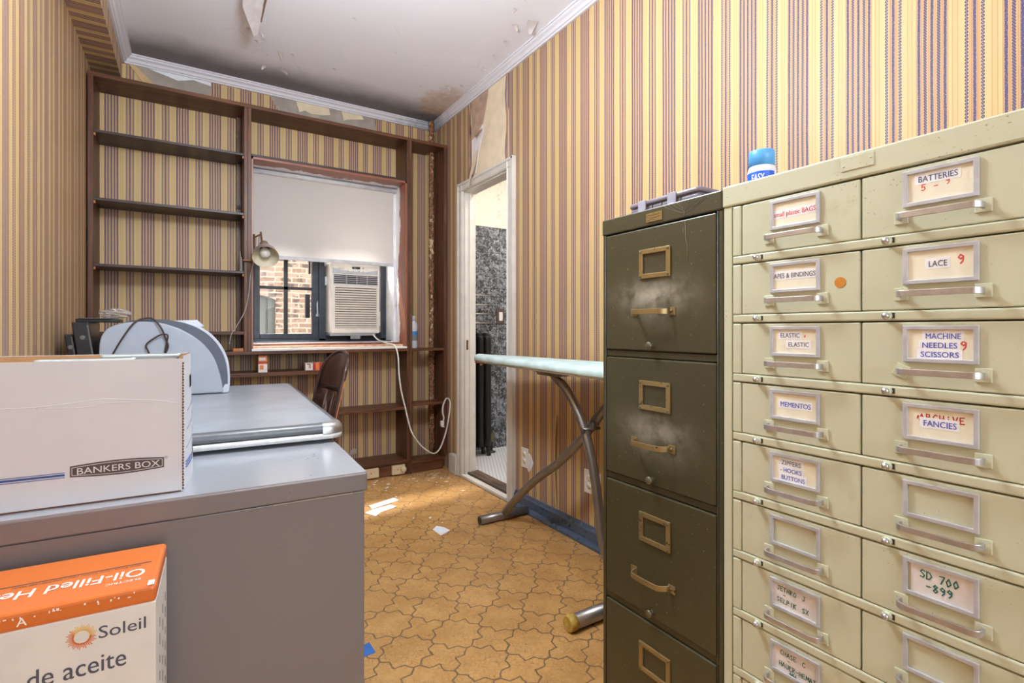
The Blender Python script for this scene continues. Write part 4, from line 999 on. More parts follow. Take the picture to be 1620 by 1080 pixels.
# right side with hand hole, slightly bowed outwards
ys = [0, 0.05, 0.10, 0.112, 0.150, 0.188, 0.20, 0.25, 0.30]; hy0, hy1, hz0, hz1 = 0.112, 0.188, 0.212, 0.240
zsb = [0, 0.07, 0.14, hz0, hz1, H_ - 0.004, H_ + 0.006]
def bow(y, z): return 0.012 * math.sin(PI * y / D_) * (1 - 0.5 * z / H_)
def side(dx):
    idx = {}; pts = []
    for i, y in enumerate(ys):
        for j, z in enumerate(zsb):
            idx[i, j] = len(pts); pts.append((bow(y, z) - dx, y, z))
    fs = []
    for i in range(len(ys) - 1):
        for j in range(len(zsb) - 1):
            if ys[i] >= hy0 - 1e-6 and ys[i + 1] <= hy1 + 1e-6 and zsb[j] >= hz0 - 1e-6 and zsb[j + 1] <= hz1 + 1e-6: continue
            fs.append((idx[i, j], idx[i + 1, j], idx[i + 1, j + 1], idx[i, j + 1]))
    return pts, fs
pts, fs = side(0.0); k.add(pts, fs, 0, True); pts, fs = side(tk); k.add(pts, fs, 1, True)
k.build('carton_walls', ['carton', 'kraft'], sb)
k = MB(); k.box(W_ + tk, -tk, tk, tk + 0.0012, 0.2, H_ - 0.001); k.box(W_ + tk, -tk, D_ - tk - 0.0012, D_ - tk, 0.02, H_); k.box(W_ + tk, W_ + tk + 0.001, tk, D_ - tk, 0.02, H_); k.box(W_ + tk, -tk, tk, D_ - tk, tk, tk + 0.001); k.build('lining', 'kraft', sb)
k = MB()
for i in range(46):
    z0 = 0.004 + i * (H_ - 0.010) / 46; k.box(-0.0015, 0.0012 + 0.0006 * (i % 2), -0.0010, 0.0006, z0, z0 + 0.0045)
k.box(W_, -0.004, -0.0008, 0.0005, 0.0, 0.0022); k.build('raw_edge', 'kraft_dark', sb)
k = MB(); rr = random.Random(4)
for z0, x0, x1, am in ((0.192, W_, -0.004, .006), (0.196, -0.24, -0.05, .004)):
    k.tube(smooth_path([(x0 + (x1 - x0) * q / 9, 0.0003, z0 + rr.uniform(-am, am) + (0.012 * math.sin(PI * q / 9) if am > .005 else 0)) for q in range(10)], 4), 0.0009, 6)
k.build('crease', 'carton', sb)
k = MB(); k.box(-0.0015, 0.0015, hy0 - 0.01, hy1 + 0.01, hz0 - 0.01, hz1 + 0.01); k.build('hand_hole', 'kraft_dark', sb)
# emblem: dark lozenge with bowed long sides, white keyline and lettering
def lozenge(x0, x1, z0, z1, bowz, ins):
    n = 10; up = [(x0 + ins + (x1 - x0 - 2 * ins) * i / n, z1 - ins + bowz * math.sin(PI * i / n) * 1.0) for i in range(n + 1)]
    dn = [(x0 + ins + (x1 - x0 - 2 * ins) * i / n, z0 + ins - bowz * math.sin(PI * i / n)) for i in range(n + 1)]
    return dn + up[::-1]
k = MB(); ex0, ex1, ez0, ez1 = -0.189, -0.034, 0.056, 0.0775
k.prism(lozenge(ex0, ex1, ez0, ez1, 0.0045, 0.0), -0.0006, 0.0, 'Y', 0)
k.prism(lozenge(ex0, ex1, ez0, ez1, 0.0042, 0.0028), -0.0009, -0.0005, 'Y', 1)
k.prism(lozenge(ex0, ex1, ez0, ez1, 0.0041, 0.0038), -0.0012, -0.0008, 'Y', 0)
k.text('BANKERS BOX', face_negy(ex0 + 0.0095, -0.0014, 0.0600), 0.0185, 1, 'LEFT', 0.136)
k.text('R', face_negy(ex1 + 0.0025, -0.0006, 0.0755), 0.004, 0); k.lathe([(0.0026, 0), (0.0030, 0), (0.0030, 0.0002), (0.0026, 0.0002)], axis_mat((ex1 + 0.0038, -0.0006, 0.0768), (0, -1, 0)), 16, 0, False)
k.build('emblem', ['logo_brown', 'carton'], sb)
k = MB()
for z0, z1 in ((0.0655, 0.0668), (0.0595, 0.0637), (0.0560, 0.0573)): k.box(W_, ex0 - 0.008, -0.0006, 0.0, z0, z1)
k.build('blue_stripes', 'print_blue', sb)
k = MB()
for zz, yy0 in ((0.165, 0.06), (0.125, 0.05), (0.085, 0.04)):
    k.tube([(bow(y, zz) + 0.0004, y, zz + 0.02 * (y - yy0) / 0.2) for y in (yy0, yy0 + 0.08, yy0 + 0.16, yy0 + 0.22)], 0.0005, 5)
for zz in (0.050, 0.056, 0.044): k.tube([(bow(y, zz) + 0.0004, y, zz) for y in (0.03, 0.08, 0.13)], 0.0011, 5)
k.build('side_lines', 'print_blue', sb)
k = MB(); k.add([(bow(y, z) + 0.0006, y, z) for y, z in ((0.14, 0.050), (0.19, 0.048), (0.24, 0.052), (0.24, 0.078), (0.19, 0.084), (0.14, 0.080))], [(0, 1, 2, 3, 4, 5)], 0); k.build('side_emblem', 'logo_brown', sb)
# trays standing inside the box
for lab, x0, x1, y0, y1, z1 in (('wide frosted plastic tray at the front of the white box', -0.245, -0.092, 0.012, 0.060, 0.2885), ('frosted plastic tray behind the wide one in the white box', -0.150, -0.014, 0.072, 0.121, 0.2935)):
    t = thing('plastic_tray', lab, 'tray', (-0.012, 1.318, 0.7070), R(-2.6), 'frosted trays in the box')
    k = MB(); 
    k.slab(x0, x1, y0, y1, 0.008, [(0.0, 0.0), (0.0, z1 - 0.0065)], 0, 4, False, True); k.slab(x0 + 0.002, x1 - 0.002, y0 + 0.002, y1 - 0.002, 0.007, [(0.0, 0.003), (0.0, z1 - 0.0065)], 0, 4, False, False)
    k.build('tray_wall', 'frost', t)
    k = MB(); k.slab(x0 - 0.003, x1 + 0.003, y0 - 0.003, y1 + 0.003, 0.010, [(0.003, z1 - 0.013), (0.0, z1 - 0.012), (0.0, z1 - 0.0065), (0.005, z1 - 0.0060)], 0, 4, False, False); k.build('rim', 'frost', t)

# ---- heater carton on the floor
hb = thing('heater_carton', 'white and orange oil heater carton standing on the floor before the grey cabinet', 'box', (-0.048, 1.048, 0.0), R(-2.6))
HW, HD, HH = -0.405, 0.196, 0.622
k = MB(); k.box(HW, 0, 0, HD, 0, HH - 0.028); k.build('carton_body', 'heater_white', hb, 0.002)
k = MB(); k.box(HW - 0.0005, 0.0005, -0.0005, HD + 0.0005, HH - 0.030, HH); k.build('orange_lid', 'heater_orange', hb, 0.007, 3)
k = MB(); k.box(HW + 0.02, -0.016, 0.104, 0.107, HH - 0.0004, HH + 0.0005); 
up = Matrix(((-1, 0, 0, -0.020), (0, -1, 0, 0.079), (0, 0, 1, HH + 0.0007), (0, 0, 0, 1)))
k.text('Oil-Filled Heater', up, 0.045, 1, 'LEFT', 0.250)
k.text('ELECTRIC', Matrix(((-1, 0, 0, -0.024), (0, -1, 0, 0.038), (0, 0, 1, HH + 0.0007), (0, 0, 0, 1))), 0.010, 1, 'LEFT', 0.048)
k.text('Wide Room / Slow Radiant Heat / 600/900/1500 Watts', Matrix(((-1, 0, 0, -0.030), (0, -1, 0, 0.099), (0, 0, 1, HH + 0.0007), (0, 0, 0, 1))), 0.008, 0, 'LEFT', 0.175)
k.build('lid_print', ['logo_brown', 'print_white'], hb)
k = MB()
k.text('V', face_negy(-0.207, -0.0012, 0.6000), 0.018, 3); k.text('A', face_negy(-0.174, -0.0012, 0.6000), 0.018, 3)
k.build('panel_letters', ['print_grey', 'sun_orange', 'sun_yellow', 'print_white'], hb)
k = MB(); k.text('Soleil', face_negy(-0.077, -0.0006, 0.5530), 0.028, 0, 'LEFT', 0.062)
k.build('brand_lettering', 'print_grey', hb)
k = MB(); k.text('lleno', face_negy(-0.258, -0.0006, 0.5000), 0.041, 0, 'LEFT', 0.078); k.build('product_lettering', 'print_grey', hb)
k = MB(); k.text('de aceite', face_negy(-0.164, -0.0006, 0.5000), 0.041, 0, 'LEFT', 0.122)
k.build('product_lettering', 'print_grey', hb)
k = MB()
cx, cz = -0.097, 0.5620
for i in range(44):
    a = 2 * PI * i / 44; r1 = 0.0115; r2 = 0.0165 + 0.0018 * ((i * 7) % 3); hw = 0.0006
    c_, s_ = math.cos(a), math.sin(a)
    q = [(cx + c_ * r1 - s_ * hw, -0.0006, cz + s_ * r1 + c_ * hw), (cx + c_ * r2 - s_ * hw, -0.0006, cz + s_ * r2 + c_ * hw), (cx + c_ * r2 + s_ * hw, -0.0006, cz + s_ * r2 - c_ * hw), (cx + c_ * r1 + s_ * hw, -0.0006, cz + s_ * r1 - c_ * hw)]
    k.add(q, [(0, 1, 2, 3)], 2 if -0.6 < a < 2.4 else 1)
for i in range(24):
    a0 = 2 * PI * i / 24; a1 = 2 * PI * (i + 1) / 24
    k.add([(cx + math.cos(a) * r, -0.0006, cz + math.sin(a) * r) for a, r in ((a0, 0.0098), (a0, 0.0122), (a1, 0.0122), (a1, 0.0098))], [(0, 1, 2, 3)], 2 if i < 10 else 1)
k.build('sun_emblem', ['print_grey', 'sun_orange', 'sun_yellow', 'print_white'], hb)
k = MB()
for j in range(3):
    for i in range(11): k.box(0.0, 0.0006, 0.06 + j * 0.05, 0.064 + j * 0.05, 0.20 + i * 0.032, 0.220 + i * 0.032 - (i % 3) * 0.004)
k.build('side_print', 'print_grey', hb)
rr = random.Random(8); k = MB()
for q in range(26):
    x = -0.03 - 0.011 * q * rr.uniform(.7, 1.1); z = HH - 0.012 + rr.uniform(-.003, .004)
    if x < HW + 0.01: break
    k.box(x, x + rr.uniform(.001, .004), -0.0012, 0.0, z, z + rr.uniform(.0008, .0035))
k.box(-0.012, -0.003, 0.002, 0.020, HH - 0.0004, HH + 0.0006)
k.build('scuffs', 'print_white', hb)

# ---- printer on the desk
pr = thing('laser_printer', 'grey and white laser printer with curved front on the desk', 'printer', (-0.09, 2.84, 0.7602))
PO = (-0.09, 2.84, 0.760)
def sm2(q): return [(p.x, p.z) for p in smooth_path([(a, 0, b) for a, b in q], 4)]
inner = [(-0.300, 0.764)] + sm2([(-0.312, 0.86), (-0.312, 0.988), (-0.296, 1.040), (-0.265, 1.066), (-0.212, 1.080), (-0.148, 1.083), (-0.087, 1.073), (-0.023, 1.045), (0.043, 0.995), (0.092, 0.925), (0.119, 0.838), (0.130, 0.764)])
inner_ = [(-0.300, 0.764), (-0.312, 0.90), (-0.312, 0.988), (-0.296, 1.040), (-0.265, 1.066), (-0.212, 1.080), (-0.148, 1.083), (-0.087, 1.073), (-0.023, 1.045), (0.043, 0.995), (0.092, 0.925), (0.119, 0.838), (0.130, 0.764)]
outer = [(-0.290, 0.762)] + sm2([(-0.302, 0.86), (-0.302, 0.988), (-0.286, 1.036), (-0.255, 1.068), (-0.205, 1.087), (-0.138, 1.093), (-0.070, 1.090), (0.000, 1.071), (0.061, 1.035), (0.108, 0.980), (0.138, 0.912), (0.148, 0.834), (0.146, 0.762)])
outer_ = [(-0.290, 0.762), (-0.302, 0.90), (-0.302, 0.988), (-0.286, 1.036), (-0.255, 1.068), (-0.205, 1.087), (-0.138, 1.093), (-0.070, 1.090), (0.000, 1.071), (0.061, 1.035), (0.108, 0.980), (0.138, 0.912), (0.148, 0.834), (0.146, 0.762)]
for y0, y1 in ((2.664, 2.680), (3.005, 3.02)):
    k = MB(PO); k.prism(inner, y0, y1, 'Y', 0, False); k.build('side_panel', 'printer_grey', pr, 0.006, 3)
k = MB(PO); k.prism(outer, 2.676, 3.008, 'Y', 0, True, None, 0); k.build('body', 'printer_dark', pr)
cover = [(x + (0.010 if x > 0 else 0.004), z + 0.006) for x, z in outer if x > -0.03 and z < 1.08]
cov2 = [(x - 0.016, z - 0.012) for x, z in cover][::-1]
k = MB(PO); k.prism(cover + cov2, 2.690, 2.995, 'Y', 0, True); k.build('front_cover', 'printer_white', pr, 0.003)
k = MB(PO); k.prism([(-0.09, 1.088), (0.030, 1.094), (0.058, 1.066), (0.035, 1.052), (-0.02, 1.072)], 2.76, 2.97, 'Y', 0); k.build('output_tray', 'printer_white', pr, 0.006, 3)
k = MB(PO); k.prism([(0.118, 0.762), (0.150, 0.762), (0.154, 0.800), (0.136, 0.800)], 2.672, 3.0, 'Y'); k.build('paper_slot', 'printer_white', pr, 0.002)
# dark cable hanging over it
k = MB((-0.18, 2.65, 1.09))
cable = [(-0.275, 2.655, 0.92), (-0.266, 2.652, 0.949), (-0.242, 2.652, 1.001), (-0.210, 2.650, 1.058), (-0.187, 2.656, 1.086), (-0.161, 2.668, 1.0970), (-0.129, 2.657, 1.0935), (-0.102, 2.650, 1.055), (-0.087, 2.652, 1.012), (-0.078, 2.652, 0.977), (-0.089, 2.652, 0.95), (-0.082, 2.648, 0.999), (-0.080, 2.647, 1.026), (-0.102, 2.650, 1.028), (-0.135, 2.652, 1.007), (-0.155, 2.652, 0.984), (-0.148, 2.652, 0.958), (-0.138, 2.653, 0.935), (-0.12, 2.655, 0.90)]
k.tube(smooth_path(cable), 0.0034, 8)
o = k.build('cable', 'cable_brown', None); o.location = (-0.18, 2.65, 1.09); tag(o, 'dark brown cable looped over the grey printer', 'cable')

# black binders and a bag between printer and left wall
def binder(label, x, w_, lean, y0, y1, h):
    t = thing('ring_binder', label, 'binder', (x, y0, 0.7602), 0, 'binders beside the printer')
    k = MB(); a = lean
    k.prism([(0, 0), (w_ * math.cos(a), 0.0 + 0), (w_ * math.cos(a) - h * math.sin(a), h * math.cos(a)), (-h * math.sin(a), h * math.cos(a) )], 0, y1 - y0, 'Y'); k.build('cover', 'binder', t, 0.004)
    for zz in (0.55, 0.80):
        k = MB(); k.lathe([(0.0, 0), (0.010, 0), (0.010, 0.003), (0.006, 0.004), (0, 0.004)], axis_mat((w_ * 0.5 * math.cos(a) - h * zz * math.sin(a), 0, h * zz * math.cos(a)), (0, -1, 0)), 16); k.build('ring_hole', 'binder_edge', t)
    k = MB(); k.prism([(w_ * math.cos(a) - 0.006, 0.01), (w_ * math.cos(a) - 0.001, 0.01), (w_ * math.cos(a) - h * math.sin(a) - 0.001, h * math.cos(a) - 0.01), (w_ * math.cos(a) - h * math.sin(a) - 0.006, h * math.cos(a) - 0.01)], -0.001, 0.0, 'Y'); k.build('edge_band', 'binder_edge', t)
    return t
binder('thin black binder leaning nearest the left wall', -0.400, 0.028, 0.125, 2.74, 2.97, 0.272)
binder('thick black binder leaning between thin binder and printer', -0.366, 0.055, 0.13, 2.72, 2.98, 0.322)
k = MB((-0.325, 2.92, 1.080)); k.box(-0.415, -0.262, 2.86, 2.985, 1.0815, 1.096); k.box(-0.405, -0.29, 2.84, 2.96, 1.0965, 1.1000, 1)
o = k.build('flat_case', ['binder', 'binder_edge'], None, 0.002); o.location = (-0.325, 2.92, 1.080); tag(o, 'flat black case lying across the leaning binders', 'case')
k = MB(); n1, n2 = 18, 12; pts = []
rb = random.Random(3)
for i in range(n2 + 1):
    for j in range(n1):
        th = PI * i / n2; ph = 2 * PI * j / n1; rr = 1 + rb.uniform(-.22, .22)
        pts.append((0.058 * rr * math.sin(th) * math.cos(ph), 0.05 * rr * math.sin(th) * math.sin(ph), max(-0.0195, 0.022 * rr * math.cos(th))))
k.add(pts, [(i * n1 + j, i * n1 + (j + 1) % n1, (i + 1) * n1 + (j + 1) % n1, (i + 1) * n1 + j) for i in range(n2) for j in range(n1)])
o = k.build('plastic_bag', 'bag', None); o.location = (-0.285, 2.93, 1.1200); tag(o, 'crumpled clear plastic bag on top of the flat black case', 'bag')

# ---- chair pulled up to the desk
ch = thing('chair', 'dark brown steel chair with slotted round-topped back behind the desk corner', 'chair', (0.60, 2.62, 0.0), R(4))
def backpt(v, h, d=0.0):       # v across (-1..1), h height 0..1 ; leaning back towards +X
    halfw = 0.185; z = 0.44 + 0.50 * h; x = -0.075 + 0.120 * h + 0.028 * v * v * -1 + d
    return (x, v * halfw, z)
def shell(outline, th):
    """thin curved plate from an outline given in (v,h)"""
    k = MB(); n = len(outline); cx_ = sum(a for a, b in outline) / n; cy_ = sum(b for a, b in outline) / n
    rows = [1.0, 0.75, 0.5, 0.25]; pts = []
    for s in (0.0, th):
        for r_ in rows: pts += [backpt(cx_ + (a - cx_) * r_, cy_ + (b - cy_) * r_, s) for a, b in outline]
        pts.append(backpt(cx_, cy_, s))
    per = len(rows) * n + 1; fs = []
    for q in range(2):
        for r_ in range(len(rows) - 1):
            for i in range(n):
                a = q * per + r_ * n + i; b = q * per + r_ * n + (i + 1) % n; fs.append((a, b, b + n, a + n))
        for i in range(n): fs.append((q * per + (len(rows) - 1) * n + i, q * per + (len(rows) - 1) * n + (i + 1) % n, q * per + per - 1))
    for i in range(n): fs.append((i, (i + 1) % n, per + (i + 1) % n, per + i))
    k.add(pts, fs, 0, True); return k
top = [(-1, 0.62)] + [(-math.cos(R(a)), 0.78 + 0.22 * math.sin(R(a))) for a in range(0, 181, 12)] + [(1, 0.62), (0.42, 0.62), (-0.42, 0.62)]
k = shell(top, 0.008); k.build('top_rail', 'chair_brown', ch)
for s in (-1, 1):
    k = shell([(s * 1.0, 0.62), (s * 0.42, 0.62), (s * 0.42, 0.0), (s * 0.92, 0.0)], 0.008); k.build('back_stile', 'chair_brown', ch)
k = shell([(-0.10, 0.63), (0.10, 0.63), (0.10, 0.0), (-0.10, 0.0)], 0.006); k.build('back_slat', 'chair_brown', ch)
k = MB(); k.tube([backpt(-1.0, h, 0.006) for h in (0.02, 0.2, 0.4, 0.62)] + [backpt(-math.cos(R(a)), 0.78 + 0.22 * math.sin(R(a)), 0.006) for a in range(0, 181, 12)] + [backpt(1.0, h, 0.006) for h in (0.62, 0.4, 0.2, 0.02)], 0.010, 10); k.build('back_frame', 'chair_brown', ch)
k = MB(); k.tube([backpt(-1.03, h, 0.012) for h in (0.05, 0.2, 0.4, 0.62, 0.74)], 0.0046, 8); k.build('worn_edge', 'bare_wood', ch)
k = MB(); k.slab(-0.47, -0.07, -0.19, 0.19, 0.05, [(0.006, 0.432), (0.0, 0.438), (0.0, 0.448), (0.012, 0.455)], 0, 6); k.build('seat', 'chair_brown', ch)
for x0, x1, y in ((-0.43, -0.45, 0.165), (-0.43, -0.45, -0.165), (-0.10, -0.06, 0.170), (-0.10, -0.06, -0.170)):
    k = MB(); k.tube([(x0, y, 0.433), (x1, y * 1.05, 0.0)], 0.011, 10); k.build('leg', 'chair_brown', ch)
k = MB(); k.tube([(-0.44, -0.168, 0.20), (-0.44, 0.168, 0.20)], 0.007, 8); k.tube([(-0.08, -0.173, 0.20), (-0.08, 0.173, 0.20)], 0.007, 8); k.build('stretcher', 'chair_brown', ch)

# ================================================================== IRONING BOARD
ib = thing('ironing_board', 'ironing board with pale aqua cover on curved steel tube legs by the right wall', 'ironing board', (1.44, 1.90, 0.0))
IO = tuple(ib.location)
prof_w = [(2.660, 0.004), (2.650, 0.028), (2.630, 0.044), (2.58, 0.058), (2.45, 0.078), (2.25, 0.102), (2.05, 0.122), (1.84, 0.140), (1.60, 0.158), (1.40, 0.170), (1.28, 0.172), (1.255, 0.165), (1.25, 0.15)]
def outl(sh): return [(1.44 + max(w2 - sh, 0.002), y) for y, w2 in prof_w] + [(1.44 - max(w2 - sh, 0.002), y) for y, w2 in reversed(prof_w)]
def stack(k, levels, m=0, rip=0.0):
    n = len(outl(0)); pts = []; rr = random.Random(5)
    for sh, z in levels: pts += [(a + rr.uniform(-rip, rip), b, z + rr.uniform(-rip, rip)) for a, b in outl(sh)]
    b0 = len(k.v)
    k.add(pts, [(i * n + j, i * n + (j + 1) % n, (i + 1) * n + (j + 1) % n, (i + 1) * n + j) for i in range(len(levels) - 1) for j in range(n)], m, True)
    k.f.append((tuple(b0 + j for j in range(n)), m, True)); k.f.append((tuple(b0 + (len(levels) - 1) * n + j for j in range(n)), m, True))
k = MB(IO); stack(k, [(0.020, 0.872), (0.004, 0.870), (0.0, 0.876), (-0.001, 0.888), (0.003, 0.898), (0.012, 0.904), (0.03, 0.906)], 0, 0.0012); k.build('padded_cover', 'iron_cover', ib)
k = MB(IO); stack(k, [(0.018, 0.862), (0.010, 0.864), (0.010, 0.872)], 0); k.build('board', 'cloth_white', ib)
k = MB(IO)
for y, x in ((2.60, 1.405), (2.57, 1.40), (2.53, 1.395), (1.34, 1.285), (1.31, 1.285)): k.box(x - 0.008, x + 0.03, y - 0.024, y + 0.024, 0.8575, 0.865)
k.build('red_binding', 'red_cloth', ib)
k = MB(IO); k.tube([(1.402, 2.56, 0.862), (1.398, 2.555, 0.846)], 0.004, 6); k.tube([(1.400, 2.545, 0.862), (1.398, 2.54, 0.850)], 0.003, 6); k.build('frayed_tie', 'cloth_white', ib)
k = MB(IO); k.box(1.405, 1.435, 1.845, 2.01, 0.835, 0.862); k.box(1.445, 1.475, 1.845, 2.01, 0.835, 0.862); br = k.build('leg_bracket', 'steel', ib, 0.003)
k = MB(IO); k.tube([(1.400, 1.985, 0.849), (1.480, 1.985, 0.849)], 0.006, 8); k.build('bracket_pin', 'alu', br)
legB = smooth_path([(1.422, 1.925, 0.848), (1.422, 1.884, 0.825), (1.422, 1.82, 0.795), (1.422, 1.76, 0.742), (1.422, 1.696, 0.655), (1.420, 1.650, 0.56), (1.420, 1.620, 0.470), (1.420, 1.592, 0.34), (1.418, 1.565, 0.200), (1.415, 1.50, 0.085), (1.41, 1.415, 0.035)])
rB = [0.010 + 0.0105 * min(1, i / 10) for i in range(len(legB))]
k = MB(IO); k.tube(legB, rB, 14); k.build('leg', 'steel', ib)
legA = smooth_path([(1.470, 2.415, 0.035), (1.470, 2.385, 0.065), (1.470, 2.335, 0.112), (1.470, 2.205, 0.222), (1.470, 2.07, 0.325), (1.470, 1.941, 0.409), (1.470, 1.83, 0.497), (1.470, 1.735, 0.585), (1.470, 1.613, 0.712), (1.470, 1.50, 0.80), (1.470, 1.40, 0.855)])
k = MB(IO); k.tube(legA, 0.0205, 14); k.build('leg', 'steel', ib)
k = MB(IO); k.tube([(1.318, 2.420, 0.0245), (1.622, 2.420, 0.0245)], 0.0235, 16); k.tube([(1.3165, 2.42, 0.0245), (1.3178, 2.42, 0.0245)], 0.019, 14, 1); k.build('foot', ['steel', 'black'], ib)
k = MB(IO); k.tube([(1.135, 1.400, 0.0275), (1.600, 1.400, 0.0275)], 0.0265, 16); k.build('foot', 'steel', ib)
k = MB(IO); k.tube([(1.108, 1.400, 0.0290), (1.112, 1.400, 0.0290), (1.138, 1.400, 0.0290)], [0.024, 0.0285, 0.0290], 18); k.build('foot_cap', 'yellow_cap', ib)
k = MB(IO); k.tube([(1.402, 1.664, 0.626), (1.492, 1.664, 0.626)], 0.008, 12); k.tube([(1.395, 1.664, 0.626), (1.402, 1.664, 0.626)], 0.013, 6); k.tube([(1.436, 1.655, 0.640), (1.452, 1.655, 0.640)], 0.016, 12); k.build('pivot_bolt', 'steel', ib)

# ================================================================== GREEN FILING CABINET
XG = 0.880; XGB = 1.585
gf = thing('filing_cabinet', 'tall olive green four-drawer filing cabinet with brass fittings', 'filing cabinet', (XG, 0.796, 0.0))
GO = tuple(gf.location)
GY0, GY1 = 0.626, 0.967
k = MB(GO); k.box(XG + 0.016, XGB, GY0, GY1, 0.0, 1.284); k.box(XG, XG + 0.016, GY0, GY0 + 0.0095, 0, 1.284); k.box(XG, XG + 0.016, GY1 - 0.0105, GY1, 0, 1.284)
k.box(XG, XG + 0.016, GY0, GY1, 0.0, 0.098)
for z in (0.985, 0.6845, 0.388): k.box(XG + 0.003, XG + 0.016, GY0, GY1, z, z + 0.0145)
k.build('carcass', 'green', gf, 0.0015)
k = MB(GO); k.box(XG - 0.003, XGB, GY0 - 0.0008, GY1 + 0.001, 1.284, 1.3225); k.build('top_cap', 'green', gf, 0.003)
k = MB(GO); k.tube([(XG - 0.0005, GY0 + 0.0105, 0.1), (XG - 0.0005, GY0 + 0.0105, 1.283)], 0.0011, 6); k.tube([(XG - 0.0005, GY1 - 0.010, 0.1), (XG - 0.0005, GY1 - 0.010, 1.283)], 0.0010, 6); k.build('edge_bead', 'desk_steel', gf)
k = MB(GO); k.box(XG - 0.0045, XG - 0.0025, 0.774, 0.820, 1.2915, 1.3115); k.build('maker_plate', 'brass', gf)
sc = MB(GO); rr = random.Random(11)
for row, z in enumerate((1.3060, 1.3005, 1.2955)):
    pts = [(XG - 0.0048, 0.817 - j * 0.0026, z + rr.uniform(-.0016, .0016)) for j in range(16 if row < 2 else 10)]
    sc.tube(pts, 0.0004, 4)
sc.build('plate_script', 'kraft_dark', gf)
for (z0, z1) in ((1.0005, 1.2815), (0.700, 0.984), (0.4035, 0.6835), (0.102, 0.387)):
    k = MB(GO); k.box(XG - 0.002, XG + 0.015, GY0 + 0.0135, GY1 - 0.0135, z0 + 0.001, z1 - 0.001); dr = k.build('drawer', 'green', gf, 0.0025)
    zt = z1 - 0.050
    k = MB(GO); k.frame(0.752, 0.841, zt - 0.066, zt, 0.0105, XG - 0.0062, XG - 0.002, 'X'); k.build('label_holder', 'brass', dr, 0.0008)
    k = MB(GO)
    for yy in (0.757, 0.836):
        for zz in (zt - 0.061, zt - 0.005): k.lathe([(0.0026, 0), (0.0022, 0.0016), (0, 0.002)], axis_mat((XG - 0.0062, yy, zz), (-1, 0, 0)), 10)
    k.build('rivet', 'valve', dr)
    zh = z1 - 0.192
    path = [(XG - 0.0035, 0.852, zh), (XG - 0.016, 0.8495, zh), (XG - 0.027, 0.842, zh), (XG - 0.029, 0.820, zh), (XG - 0.029, 0.788, zh), (XG - 0.026, 0.768, zh), (XG - 0.014, 0.757, zh), (XG - 0.0045, 0.755, zh)]
    P2 = smooth_path(path, 4); k = MB(GO); pts = []
    for i, p in enumerate(P2):
        d_ = (P2[min(i + 1, len(P2) - 1)] - P2[max(i - 1, 0)]).normalized(); nn = Vector((-d_.y, d_.x, 0)) * 0.0016; hh = Vector((0, 0, 0.0058))
        pts += [p - nn - hh, p + nn - hh, p + nn + hh, p - nn + hh]
    n = len(P2); k.add(pts, [(4 * i + j, 4 * i + (j + 1) % 4, 4 * i + 4 + (j + 1) % 4, 4 * i + 4 + j) for i in range(n - 1) for j in range(4)], 0, False)
    for yy in (0.748, 0.858): k.box(XG - 0.0045, XG - 0.002, yy - 0.009, yy + 0.009, zh - 0.0085, zh + 0.0085)
    k.build('pull', 'brass', dr, 0.0006)
    k = MB(GO)
    for yy in (0.748, 0.858): k.lathe([(0.004, 0), (0.0035, 0.002), (0, 0.0026)], axis_mat((XG - 0.0045, yy, zh), (-1, 0, 0)), 12)
    k.build('screw', 'valve', dr)
    k = MB(GO); k.lathe([(0.006, 0), (0.005, 0.004), (0.005, 0.008), (0.0085, 0.0105), (0.0085, 0.0145), (0.0065, 0.0160), (0, 0.0164)], axis_mat((XG - 0.002, 0.803, z0 + 0.0135), (-1, 0, 0)), 18); k.build('latch_knob', 'valve', dr)

# cobweb trace of dried spill hangs over the cap (belongs to the cabinet paint)
k = MB(GO); rr = random.Random(2)
for i in range(11):
    y1 = 0.770 - i * 0.0115; pts = []
    for q in range(6):
        t = q / 5; pts.append((XG - 0.0036, 0.714 + (y1 - 0.714) * t + rr.uniform(-.002, .002), 1.295 + 0.025 * t ** (1.6 if abs(i - 5) > 3 else 0.9)))
    k.tube(pts, 0.00026, 4)
k.tube([(XG - 0.0036, 0.714, 1.296), (XG - 0.0036, 0.7145, 1.286)], 0.0006, 4); k.tube([(XG - 0.0026, 0.7135, 1.278), (XG - 0.0026, 0.712, 1.24), (XG - 0.0026, 0.708, 1.225), (XG - 0.0026, 0.707, 1.19)], 0.0006, 4)
k.build('dried_drip', 'drip', gf)

# plastic organizer box on the green cabinet
og = thing('organizer_box', 'smoky clear plastic compartment box lying on the green filing cabinet', 'box', (0.985, 0.83, 1.3228))
k = MB(); k.box(-0.030, 0.150, -0.092, 0.118, 0.0, 0.034); k.build('tray_body', 'organizer', og, 0.006)
k = MB(); k.slab(-0.034, 0.154, -0.096, 0.122, 0.012, [(0.002, 0.0345), (0.0, 0.036), (0.0, 0.043), (0.003, 0.045)], 0, 4); k.build('lid', 'organizer', og)
for y in (-0.020, 0.072):
    k = MB(); k.box(-0.038, -0.0345, y - 0.012, y + 0.012, 0.016, 0.046); k.box(-0.041, -0.038, y - 0.009, y + 0.009, 0.016, 0.021); k.build('clip', 'clip', og, 0.001)
for y in (0.044, 0.015, -0.042):
    MB().box(-0.0312, -0.0296, y - 0.0009, y + 0.0009, 0.003, 0.033).build('divider', 'printer_dark', og)

